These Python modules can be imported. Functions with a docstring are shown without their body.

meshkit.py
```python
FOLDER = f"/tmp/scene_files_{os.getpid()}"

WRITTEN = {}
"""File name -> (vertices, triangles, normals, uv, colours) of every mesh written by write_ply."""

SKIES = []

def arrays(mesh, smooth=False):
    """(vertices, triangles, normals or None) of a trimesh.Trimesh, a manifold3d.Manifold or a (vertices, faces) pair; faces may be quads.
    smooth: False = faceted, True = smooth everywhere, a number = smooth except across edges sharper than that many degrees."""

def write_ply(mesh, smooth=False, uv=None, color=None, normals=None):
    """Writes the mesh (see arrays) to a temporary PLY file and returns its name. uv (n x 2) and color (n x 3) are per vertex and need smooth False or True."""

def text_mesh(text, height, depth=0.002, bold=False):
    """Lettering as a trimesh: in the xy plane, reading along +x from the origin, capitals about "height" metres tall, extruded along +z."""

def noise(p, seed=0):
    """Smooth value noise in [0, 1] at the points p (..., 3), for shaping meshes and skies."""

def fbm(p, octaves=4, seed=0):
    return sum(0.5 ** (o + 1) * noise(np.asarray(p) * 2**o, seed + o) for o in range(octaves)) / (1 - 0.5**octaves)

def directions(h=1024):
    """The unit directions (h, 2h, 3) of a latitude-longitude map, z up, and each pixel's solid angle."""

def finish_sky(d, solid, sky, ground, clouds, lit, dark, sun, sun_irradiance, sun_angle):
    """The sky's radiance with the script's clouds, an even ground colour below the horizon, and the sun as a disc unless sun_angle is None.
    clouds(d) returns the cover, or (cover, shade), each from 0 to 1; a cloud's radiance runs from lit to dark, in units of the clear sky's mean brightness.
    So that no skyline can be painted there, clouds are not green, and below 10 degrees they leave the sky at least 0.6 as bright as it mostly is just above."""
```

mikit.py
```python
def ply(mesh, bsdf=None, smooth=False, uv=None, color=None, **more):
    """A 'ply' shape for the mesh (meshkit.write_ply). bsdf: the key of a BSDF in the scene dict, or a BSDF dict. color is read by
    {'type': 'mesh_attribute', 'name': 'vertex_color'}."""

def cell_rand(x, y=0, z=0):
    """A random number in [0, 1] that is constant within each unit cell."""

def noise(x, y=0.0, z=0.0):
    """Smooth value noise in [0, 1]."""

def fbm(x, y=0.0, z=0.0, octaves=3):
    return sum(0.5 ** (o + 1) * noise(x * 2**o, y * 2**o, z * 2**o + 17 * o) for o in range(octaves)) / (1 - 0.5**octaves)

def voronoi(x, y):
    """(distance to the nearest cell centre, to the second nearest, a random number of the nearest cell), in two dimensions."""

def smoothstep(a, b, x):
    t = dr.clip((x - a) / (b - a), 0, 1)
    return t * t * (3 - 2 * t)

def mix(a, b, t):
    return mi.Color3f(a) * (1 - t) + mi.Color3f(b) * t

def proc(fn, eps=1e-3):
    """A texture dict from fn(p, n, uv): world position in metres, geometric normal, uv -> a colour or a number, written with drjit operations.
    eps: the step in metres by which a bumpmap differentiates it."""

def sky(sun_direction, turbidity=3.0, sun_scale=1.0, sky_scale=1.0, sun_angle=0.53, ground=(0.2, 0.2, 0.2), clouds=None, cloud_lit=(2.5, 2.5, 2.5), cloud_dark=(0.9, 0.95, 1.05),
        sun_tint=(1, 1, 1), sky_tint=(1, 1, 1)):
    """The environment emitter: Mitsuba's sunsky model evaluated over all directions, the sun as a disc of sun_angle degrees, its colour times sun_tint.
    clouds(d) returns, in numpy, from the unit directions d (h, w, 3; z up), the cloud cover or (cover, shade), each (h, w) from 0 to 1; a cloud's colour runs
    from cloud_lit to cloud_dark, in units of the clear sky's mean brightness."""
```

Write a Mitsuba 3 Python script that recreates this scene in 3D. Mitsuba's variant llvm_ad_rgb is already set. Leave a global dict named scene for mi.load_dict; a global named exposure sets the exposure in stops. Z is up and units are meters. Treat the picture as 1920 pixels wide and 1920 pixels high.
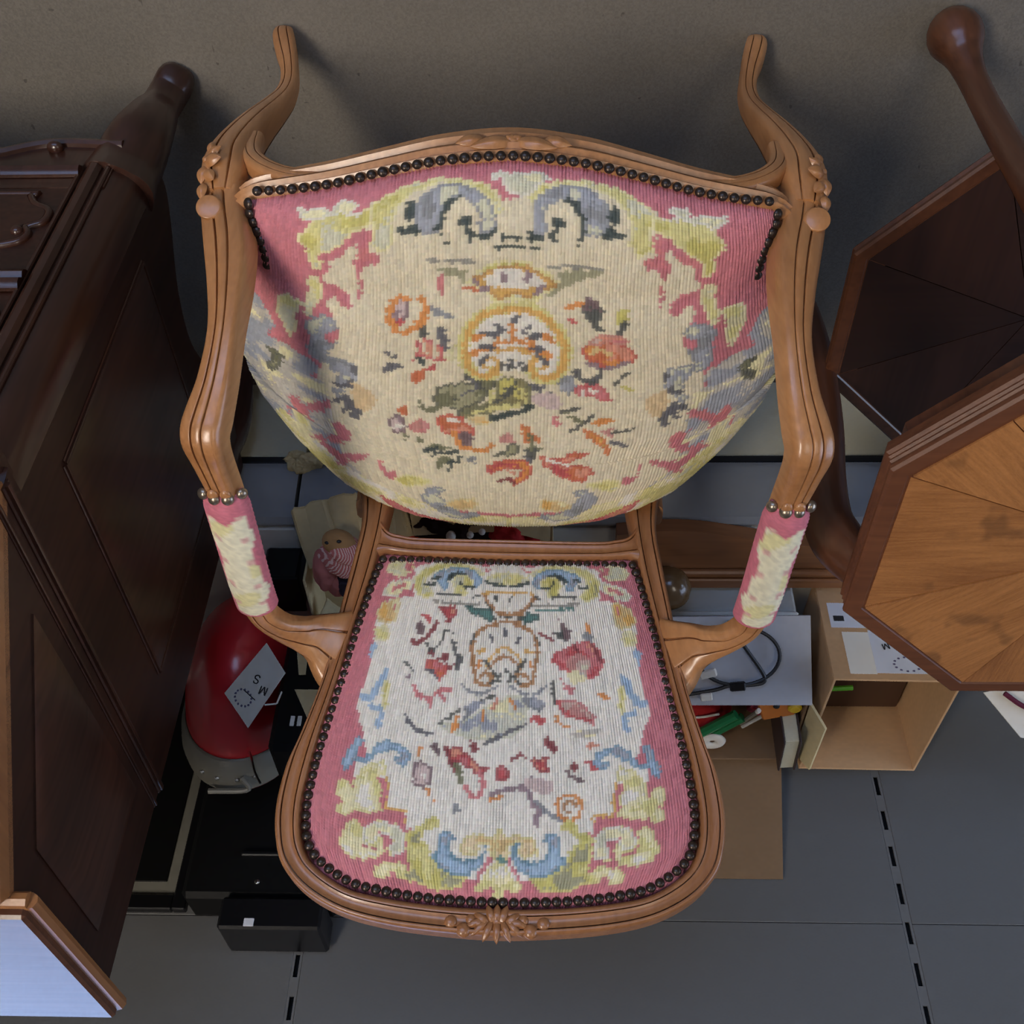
import math
import numpy as np
import drjit as dr
import trimesh, manifold3d as m3
from shapely.geometry import Polygon
from shapely import affinity
import mitsuba as mi
import meshkit, mikit
from mikit import noise, fbm, smoothstep, mix

# ------------------------------------------------------------------ camera, daylight, exposure
EYE = np.array([0.0, 0.0, 1.4])
F_PX = 2050.0
_dw = np.array([70.0, -2295.0, F_PX]); _dw /= np.linalg.norm(_dw)      # the plumb line as the tilted, upside-down phone saw it
_ex = -np.array([1.0, -0.000175, -0.035]); _ex -= _ex @ -_dw * -_dw; _ex /= np.linalg.norm(_ex)
_R = np.stack([_ex, np.cross(-_dw, _ex), -_dw])
_fwd, _up = _R @ [0, 0, 1.0], _R @ [0, -1.0, 0]
exposure = 3.45
scene = {
    'camera': {'type': 'perspective', 'fov_axis': 'x', 'fov': 2 * math.degrees(math.atan(960 / F_PX)), 'near_clip': 0.02, 'far_clip': 60.0,
               'to_world': mi.ScalarTransform4f().look_at(origin=EYE.tolist(), target=(EYE + _fwd).tolist(), up=_up.tolist())},
    'daylight': mikit.sky((-0.8, -0.45, 0.8), turbidity=3.0, sun_scale=0.0, sky_scale=1.6, ground=(0.3, 0.3, 0.3), sky_tint=(.86, .97, 1.2),
                          clouds=lambda d: 0.35 + 0.2 * np.sin(5 * d[..., 0] + 2 * d[..., 2]) * np.cos(4 * d[..., 1]),
                          cloud_lit=(1.6, 1.7, 1.9), cloud_dark=(1.0, 1.1, 1.3)),
}
labels = {}
T = mi.ScalarTransform4f
rng = np.random.default_rng(7)

# ------------------------------------------------------------------ helpers
def key_of(name):
    if name not in scene and name not in labels: return name
    k = 1
    while f'{name}_{k:03d}' in scene or f'{name}_{k:03d}' in labels: k += 1
    return f'{name}_{k:03d}'

def tag(key, label=None, cat=None, group=None, kind=None):
    d = {}
    if label: d['label'] = label
    if cat: d['category'] = cat
    if group: d['group'] = group
    if kind: d['kind'] = kind
    labels[key] = d

def thing(name, label, cat, group=None):
    key = key_of(name); tag(key, label, cat, group); return key

def obj(name, mesh, bsdf, parent=None, smooth=35, label=None, M=None, cat=None, group=None, kind=None, **kw):
    key = key_of(parent + '__' + name if parent else name)
    if M is not None: mesh = moved(mesh, M)
    scene[key] = mikit.ply(mesh, bsdf, smooth=smooth, **kw)
    if label or cat or kind: tag(key, label, cat, group, kind)
    return key

def share(name, shape, parent, M):
    key = key_of(parent + '__' + name)
    scene[key] = {**shape, 'to_world': T(M)}
    return key

def tm(v, f): return trimesh.Trimesh(np.asarray(v, float), np.asarray(f, int), process=False)

def from_manifold(m):
    k = m.to_mesh(); return tm(k.vert_properties[:, :3], k.tri_verts)

def moved(mesh, M):
    m = mesh.copy(); m.apply_transform(np.asarray(M, float)); return m

def TR(x=0, y=0, z=0): M = np.eye(4); M[:3, 3] = (x, y, z); return M
def RZ(d): return trimesh.transformations.rotation_matrix(math.radians(d), [0, 0, 1])
def RX(d): return trimesh.transformations.rotation_matrix(math.radians(d), [1, 0, 0])
def RY(d): return trimesh.transformations.rotation_matrix(math.radians(d), [0, 1, 0])

def join(*ms): return trimesh.util.concatenate([m for m in ms])

def hull(p): return trimesh.convex.convex_hull(np.asarray(p, float))

def cbox(x0, x1, y0, y1, z0, z1, c=0.002):
    """A box with chamfered edges."""
    pts = []
    for x, sx in ((x0, 1), (x1, -1)):
        for y, sy in ((y0, 1), (y1, -1)):
            for z, sz in ((z0, 1), (z1, -1)):
                pts += [(x, y + sy * c, z + sz * c), (x + sx * c, y, z + sz * c), (x + sx * c, y + sy * c, z)]
    return hull(pts)

def frames(P, up):
    """Tangents and rotation-minimising normals along a polyline, starting from the hint up."""
    P = np.asarray(P, float)
    t = np.gradient(P, axis=0); t /= np.linalg.norm(t, axis=1, keepdims=True)
    n = np.zeros_like(P); u = np.asarray(up, float)
    for i in range(len(P)):
        u = u - (u @ t[i]) * t[i]; u /= np.linalg.norm(u); n[i] = u
    return t, n

def sweep(P, prof, up, sa=1.0, sb=1.0, normals=None, closed=False, caps=True):
    """prof: (a, b) points anticlockwise; b runs along the normal, a along tangent x normal. sa, sb: scales, per point or fixed."""
    P = np.asarray(P, float); n_p = len(P); prof = np.asarray(prof, float); m = len(prof)
    if closed:
        t = np.roll(P, -1, 0) - np.roll(P, 1, 0); t /= np.linalg.norm(t, axis=1, keepdims=True)
        n = np.broadcast_to(np.asarray(up, float), P.shape) if normals is None else normals
        n = n - (n * t).sum(1, keepdims=True) * t; n /= np.linalg.norm(n, axis=1, keepdims=True)
    else:
        t, n = frames(P, up)
        if normals is not None:
            n = normals - (normals * t).sum(1, keepdims=True) * t; n /= np.linalg.norm(n, axis=1, keepdims=True)
    a = np.cross(t, n)
    sa, sb = np.broadcast_to(sa, (n_p,)), np.broadcast_to(sb, (n_p,))
    v = P[:, None] + prof[None, :, :1] * sa[:, None, None] * a[:, None] + prof[None, :, 1:] * sb[:, None, None] * n[:, None]
    k = n_p if closed else n_p - 1
    i, j = np.meshgrid(np.arange(k), np.arange(m), indexing='ij'); i2 = (i + 1) % n_p; j2 = (j + 1) % m
    q = np.stack([i * m + j, i2 * m + j, i2 * m + j2, i * m + j2], -1).reshape(-1, 4)
    f = np.vstack([q[:, [0, 1, 2]], q[:, [0, 2, 3]]]); v = v.reshape(-1, 3)
    if caps and not closed:
        c0, c1 = len(v), len(v) + 1
        v = np.vstack([v, P[:1], P[-1:]])
        js = np.arange(m)
        f = np.vstack([f, np.stack([np.full(m, c0), js, (js + 1) % m], 1), np.stack([np.full(m, c1), (n_p - 1) * m + (js + 1) % m, (n_p - 1) * m + js], 1)])
    mesh = tm(v, f)
    if mesh.volume < 0: mesh.invert()
    return mesh

def circle(k=10, ra=1.0, rb=None):
    a = np.arange(k) * 2 * np.pi / k
    return np.stack([ra * np.cos(a), (ra if rb is None else rb) * np.sin(a)], 1)

def tube(P, r, k=8, up=(0.13, 0.21, 1)): return sweep(P, circle(k), up, sa=r, sb=r)

def spline(pts, n=40, closed=False):
    """Catmull-Rom through the points; any number of columns."""
    p = np.asarray(pts, float)
    q = np.vstack([p[-1:], p, p[:2]]) if closed else np.vstack([2 * p[:1] - p[1:2], p, 2 * p[-1:] - p[-2:-1]])
    seg = len(p) if closed else len(p) - 1
    u = np.linspace(0, seg, n, endpoint=not closed); i = np.minimum(u.astype(int), seg - 1); s = (u - i)[:, None]
    a, b, c, d = q[i], q[i + 1], q[i + 2], q[i + 3]
    return 0.5 * (2 * b + (c - a) * s + (2 * a - 5 * b + 4 * c - d) * s ** 2 + (3 * b - a - 3 * c + d) * s ** 3)

def even(P, n, closed=False):
    """Resample a polyline to n points of equal arc length."""
    P = np.asarray(P, float)
    if closed: P = np.vstack([P, P[:1]])
    s = np.r_[0, np.cumsum(np.linalg.norm(np.diff(P, axis=0), axis=1))]
    u = np.linspace(0, s[-1], n, endpoint=not closed)
    return np.stack([np.interp(u, s, P[:, k]) for k in range(P.shape[1])], 1)

def prism(poly, z0, z1):
    if not isinstance(poly, Polygon): poly = Polygon(poly)
    m = trimesh.creation.extrude_polygon(poly, z1 - z0); m.apply_translation([0, 0, z0]); return m

def lathe(prof, k=24):
    """prof: (r, z) points from bottom to top."""
    return trimesh.creation.revolve(np.asarray(prof, float), sections=k)

def ellipsoid(rx, ry, rz, sub=2):
    m = trimesh.creation.icosphere(subdivisions=sub); m.apply_scale([rx, ry, rz]); return m

def basis(o, x, y, z):
    M = np.eye(4); M[:3, 0], M[:3, 1], M[:3, 2], M[:3, 3] = x, y, z, o; return M

def wobble(mesh, amp, freq, seed=0):
    v = np.array(mesh.vertices); n = np.array(mesh.vertex_normals)
    d = meshkit.fbm(v * freq + seed) - 0.5
    return tm(v + n * (amp * d)[:, None], mesh.faces)

# a moulded rail: flat back, two grooves on its face
def mould(g, d=.46):
    half = [(1, -.7), (1, .2), (.965, .48), (.87, .70), (.70, .84), (g + .10, .92), (g + .035, .90), (g + .012, .90 - d), (g - .018, .90 - d), (g - .045, .88), (g - .10, .94), (0, .97)]
    return [(-1, -.7), (-.85, -1), (.85, -1)] + half + [(-a, b) for a, b in half[::-1][1:-1]]
MOULD, MOULD_ARM = mould(.40), mould(.27)

# ------------------------------------------------------------------ materials
def plain(name, rgb, rough=0.5, spec=0.5, metallic=0.0, coat=0.0, sheen=0.0, coat_gloss=0.85):
    d = {'type': 'principled', 'base_color': {'type': 'rgb', 'value': list(rgb)} if not isinstance(rgb, dict) else rgb,
         'roughness': rough, 'specular': spec, 'metallic': metallic}
    if coat: d['clearcoat'] = coat; d['clearcoat_gloss'] = coat_gloss
    if sheen: d['sheen'] = sheen
    scene[name] = {'type': 'twosided', 'bsdf': d}
    return name

def wood_fn(dark, light, axis, grain=60.0, seed=0.0, streak=1.0):
    """Wood: fine fibres stretched along an axis (0, 1, 2), slow figure across."""
    def fn(p, n, uv):
        q = [p.x, p.y, p.z]
        g = [v * (grain * (0.06 if k == axis else 1.0)) for k, v in enumerate(q)]
        w = fbm(q[0] * 9 + seed, q[1] * 9, q[2] * 9, 2)
        fine = fbm(g[0] * 3 + seed, g[1] * 3 + 3 * w, g[2] * 3, 3)
        broad = fbm(g[0] * 0.35 + seed + 4 * w, g[1] * 0.35, g[2] * 0.35, 2)
        return mix(dark, light, dr.clip(0.55 * fine + 0.75 * broad * streak - 0.1, 0, 1))
    return fn

def wood(name, dark, light, axis, grain=60.0, seed=0.0, rough=0.35, coat=0.4, spec=0.5, streak=1.0, cg=0.85):
    return plain(name, mikit.proc(wood_fn(dark, light, axis, grain, seed, streak)), rough, spec, coat=coat, coat_gloss=cg)

def speckled(name, rgb, amount, freq, rough=0.5, spec=0.5, coat=0.0, blotch=0.0, metallic=0.0):
    c = np.array(rgb)
    def fn(p, n, uv):
        s = fbm(p.x * freq, p.y * freq, p.z * freq, 3) - 0.5
        b = fbm(p.x * 6 + 3, p.y * 6, p.z * 6, 3) - 0.5
        return mi.Color3f(*c.tolist()) * (1 + amount * 2 * s + blotch * 2 * b)
    return plain(name, mikit.proc(fn), rough, spec, coat=coat, metallic=metallic)

beech = wood('beech_wood', (0.25, 0.100, 0.034), (0.46, 0.215, 0.082), 2, 70, 1.0, 0.30, 0.5)
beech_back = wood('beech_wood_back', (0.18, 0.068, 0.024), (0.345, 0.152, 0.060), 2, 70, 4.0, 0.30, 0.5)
oak_dark = wood('dark_oak', (0.009, 0.0035, 0.0025), (0.040, 0.0125, 0.006), 2, 60, 2.0, 0.42, 0.0, .28)
oak_gloss = wood('dark_oak_polished', (0.012, 0.0045, 0.003), (0.050, 0.016, 0.008), 2, 60, 2.0, 0.26, 0.5)
oak_dark_y = wood('dark_oak_cross', (0.010, 0.004, 0.003), (0.045, 0.014, 0.007), 1, 60, 5.0, 0.40, 0.0, .35)
table_edge = wood('table_edge_wood', (0.06, 0.020, 0.010), (0.17, 0.060, 0.024), 0, 60, 8.0, 0.45, 0.0, .35)
table_leg = wood('table_leg_wood', (0.035, 0.012, 0.007), (0.13, 0.045, 0.018), 2, 60, 9.0, 0.28, 0.6)
nail_metal = plain('nail_bronze', (0.055, 0.040, 0.032), 0.34, 0.6, metallic=0.75)
nail_bright = plain('nail_bronze_bright', (0.30, 0.24, 0.18), 0.3, 0.6, metallic=0.85)

def floor_fn(p, n, uv):
    s = fbm(p.x * 420, p.y * 420, 0, 3) - 0.5
    b = fbm(p.x * 3.1, p.y * 3.1, 2.0, 4) - 0.5
    base = mi.Color3f(0.150, 0.132, 0.108) * (1 + 0.38 * s + 0.22 * b)
    chip = smoothstep(0.93, 0.95, noise(p.x * 75, p.y * 55, 3.0)) * smoothstep(0.6, 0.75, noise(p.x * 160, p.y * 160, 1.0))
    return mix(base, mi.Color3f(0.06, 0.05, 0.04), 0.6 * chip)
plain('floor_concrete', mikit.proc(floor_fn), 0.42, 0.5)
speckled('wall_paint', (0.30, 0.285, 0.26), 0.05, 40, 0.8)
speckled('ceiling_paint', (0.42, 0.41, 0.39), 0.03, 30, 0.9)

# ------------------------------------------------------------------ the room
RX0, RX1, RY0, RY1, RH = -2.5, 3.4, -2.6, 3.2, 2.9
def room_box(name, x0, x1, y0, y1, z0, z1, mat):
    obj(name, trimesh.creation.box(bounds=[[x0, y0, z0], [x1, y1, z1]]), mat, smooth=False, kind='structure')

def wall_with_holes(name, along, at, a0, a1, holes, mat='wall_paint', th=0.12):
    """A wall in the plane y = at (along 'x') or x = at (along 'y') with window openings (a0, a1, z0, z1)."""
    poly = Polygon([(a0, 0), (a1, 0), (a1, RH), (a0, RH)], [[(h[0], h[2]), (h[1], h[2]), (h[1], h[3]), (h[0], h[3])] for h in holes])
    m = trimesh.creation.extrude_polygon(poly, th)
    M = basis((0, at, 0), (1, 0, 0), (0, 0, 1), (0, -1, 0)) if along == 'x' else basis((at, 0, 0), (0, 1, 0), (0, 0, 1), (1, 0, 0))
    obj(name, m, mat, smooth=False, M=M, kind='structure')

room_box('floor', RX0 - .12, RX1 + .12, RY0 - .12, RY1 + .12, -0.1, 0, 'floor_concrete')
room_box('ceiling', RX0 - .12, RX1 + .12, RY0 - .12, RY1 + .12, RH, RH + .1, 'ceiling_paint')
WIN_FRONT = [(-0.6, 2.6, 1.0, 2.6)]
WIN_LEFT = [(0.15, 1.62, 0.6, 2.3)]
WIN_RIGHT = [(0.9, 2.7, 1.0, 2.5)]
wall_with_holes('wall_front', 'x', RY0, RX0 - .12, RX1 + .12, WIN_FRONT)
wall_with_holes('wall_back', 'x', RY1 + .12, RX0 - .12, RX1 + .12, [(0.3, 3.0, 1.45, 2.6)])
wall_with_holes('wall_left', 'y', RX0 - .12, RY0, RY1, WIN_LEFT)
wall_with_holes('wall_right', 'y', RX1, RY0, RY1, [])

def ceiling_lamp(label, x, y, lx, ly, power):
    t = thing('ceiling_lamp', label, 'lamp')
    obj('housing', cbox(x - lx / 2 - .03, x + lx / 2 + .03, y - ly / 2 - .03, y + ly / 2 + .03, RH - .07, RH - .004, .004), 'ceiling_paint', t)
    k = key_of(t + '__diffuser'); m = trimesh.creation.box(bounds=[[x - lx / 2, y - ly / 2, RH - .078], [x + lx / 2, y + ly / 2, RH - .0705]])
    scene[k] = {**mikit.ply(m, 'ceiling_paint', smooth=False), 'emitter': {'type': 'area', 'radiance': {'type': 'rgb', 'value': [power * c for c in (1.0, .90, .78)]}}}
ceiling_lamp('long ceiling lamp above and in front of the bureau', 1.20, -.30, .5, 1.2, 2.7)
ceiling_lamp('long ceiling lamp farther left of the armchair', -1.2, -.55, .5, 1.3, .5)

# ------------------------------------------------------------------ shop shelving behind the chair
speckled('cream_steel', (0.50, 0.47, 0.35), 0.05, 300, 0.45, blotch=0.10)
speckled('grey_steel', (0.20, 0.215, 0.235), 0.04, 500, 0.24, 0.9)
speckled('panel_grey', (0.105, 0.105, 0.105), 0.06, 500, 0.5)
speckled('shelf_white', (0.46, 0.46, 0.43), 0.03, 200, 0.5)
plain('rubber_black', (0.012, 0.012, 0.013), 0.45)
plain('slot_black', (0.004, 0.004, 0.004), 0.8)
speckled('strip_grey', (0.12, 0.12, 0.12), 0.05, 300, 0.45)
SH = thing('shelf_base', 'long low shop shelf with cream kick plate and grey steel front behind the armchair', 'shelf')
SX0, SX1, SY, SYB, SZ = -2.42, 2.26, 1.235, 1.70, 0.31
posts = [-2.43, -1.49, -.552, .388, 1.326, 2.264]
lip = [(0, 0.0), (-.012, .004), (-.016, .02), (-.010, .06), (0, .106), (.012, .110), (.02, .106), (.02, 0)]
for x0, x1 in zip(posts[:-1], posts[1:]):
    a, b = x0 + .003, x1 - .003
    obj('kick_plate', cbox(a, b, SY, SY + .02, 0.003, .176, .0015), 'cream_steel', SH, label='cream painted kick plate')
    obj('bumper', cbox(a, b, SY - .004, SY + .02, .176, .199, .006), 'rubber_black', SH, label='black rubber bumper')
    obj('shelf_front', moved(trimesh.creation.extrude_polygon(Polygon(lip), b - a), basis((a, SY, .2), (0, 1, 0), (0, 0, 1), (1, 0, 0))), 'grey_steel', SH, label='curved grey steel shelf front')
    obj('base_shelf', cbox(a, b, SY + .024, SYB - .004, .285, SZ, .002), 'shelf_white', SH, label='off-white base shelf')
    obj('joint_strip', cbox(x1 - .012, x1 + .012, SY + .022, SYB - .004, .01, .284, .001), 'slot_black', SH)
SB = thing('slotted_back_wall', 'grey steel shelving back wall with slotted posts, behind the cartons', 'shelving back')
for k, x0 in enumerate(posts[:-1]):
    for z0, z1 in ((.02, .7346), (.7354, 1.125)):
        obj('back_panel', cbox(x0 + .0072, posts[k + 1] - .0072, SYB, SYB + .012, z0, z1, .001), 'panel_grey', SB)
slots = [[(-.0035, z), (.0035, z), (.0035, z + .034), (-.0035, z + .034)] for z in np.arange(.05, 1.09, .062)]
strip = trimesh.creation.extrude_polygon(Polygon([(-.007, 0), (.007, 0), (.007, 1.14), (-.007, 1.14)], slots), .003)
for x0 in posts:
    p = obj('post', cbox(x0 - .02, x0 + .02, SYB + .013, SYB + .05, 0, 1.14, .002), 'slot_black', SB)
    obj('slotted_strip', strip, 'strip_grey', p, M=basis((x0, SYB + .0035, 0), (1, 0, 0), (0, 0, 1), (0, -1, 0)), smooth=False)

# ------------------------------------------------------------------ the armchair (its own frame: x to its left arm as seen, y to the back)
CH = RZ(-2.0); CH[:3, 3] = (.039, .65, 0)
AC = thing('armchair', 'carved beech armchair with floral needlepoint seat, back and arm pads', 'armchair')
def ch(name, mesh, mat, parent=AC, smooth=35, **kw): return obj(name, moved(mesh, CH), mat, parent, smooth, **kw)

nail_mesh = trimesh.creation.icosphere(subdivisions=2, radius=1.0)
_v = np.array(nail_mesh.vertices); _v[:, 2] = np.where(_v[:, 2] < 0, _v[:, 2] * .3, _v[:, 2] * .76); nail_mesh = tm(_v, nail_mesh.faces)
nail_shape = mikit.ply(nail_mesh, nail_metal, smooth=True)
nail_shape_bright = mikit.ply(nail_mesh, nail_bright, smooth=True)
def nail(p, n, r, parent=AC, shape=None):
    n = np.asarray(n, float); n /= np.linalg.norm(n)
    n = n + rng.normal(0, .05, 3); n /= np.linalg.norm(n)
    a = np.cross(n, [0, 0, 1] if abs(n[2]) < .9 else [1, 0, 0]); a /= np.linalg.norm(a)
    r = r * rng.uniform(.95, 1.05)
    share('nail', shape or nail_shape, parent, CH @ basis(p, a * r, np.cross(n, a) * r, n * r))

# ---- needlepoint: coloured stitches, each a raised piece of the cloth
def inside(px, py, poly):
    poly = np.asarray(poly, float); r = np.zeros(px.shape, bool)
    x0, y0 = poly.min(0); x1, y1 = poly.max(0)
    box = (px >= x0) & (px <= x1) & (py >= y0) & (py <= y1)
    x, y = px[box], py[box]; c = np.zeros(x.shape, bool)
    for (ax, ay), (bx, by) in zip(poly, np.roll(poly, -1, 0)):
        if ay == by: continue
        c ^= ((ay > y) != (by > y)) & (x < (bx - ax) * (y - ay) / (by - ay) + ax)
    r[box] = c; return r

def near_line(px, py, pts, w):
    d = np.full(px.shape, 9e9)
    for (ax, ay), (bx, by) in zip(pts[:-1], pts[1:]):
        L2 = (bx - ax) ** 2 + (by - ay) ** 2 + 1e-12
        t = np.clip(((px - ax) * (bx - ax) + (py - ay) * (by - ay)) / L2, 0, 1)
        d = np.minimum(d, np.hypot(px - ax - t * (bx - ax), py - ay - t * (by - ay)))
    return d < w

def lin(r, g, b, k=1.0): return tuple(k * (v / 255 / 12.92 if v < 10.3 else ((v / 255 + .055) / 1.055) ** 2.4) for v in (r, g, b))
WOOL = {k: lin(*v) for k, v in dict(p=(191, 108, 121), q=(196, 112, 118), q2=(186, 128, 124), c=(214, 204, 176), w=(222, 218, 206), y=(204, 197, 132), y2=(205, 199, 158), y3=(222, 215, 172), Y=(190, 182, 100),
    g=(150, 155, 165), G=(198, 197, 172), G2=(186, 181, 170), G3=(196, 196, 180), b=(150, 176, 198), b2=(88, 130, 150), B=(22, 52, 60), t=(72, 122, 118), o=(206, 132, 62), O=(192, 100, 62), O2=(192, 92, 82), r=(182, 66, 76), R=(128, 42, 58),
    n=(84, 86, 98), n2=(128, 132, 138), v=(138, 116, 126), v2=(196, 176, 172), k=(66, 72, 74), k2=(140, 138, 130), e=(106, 108, 82), e2=(150, 148, 118), e3=(128, 122, 84), s=(206, 138, 116), s2=(196, 168, 156),
    z=(206, 162, 84), z2=(166, 118, 74), T=(206, 178, 124), T2=(204, 180, 140), T3=(216, 196, 158), m=(104, 80, 88)).items()}
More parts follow.
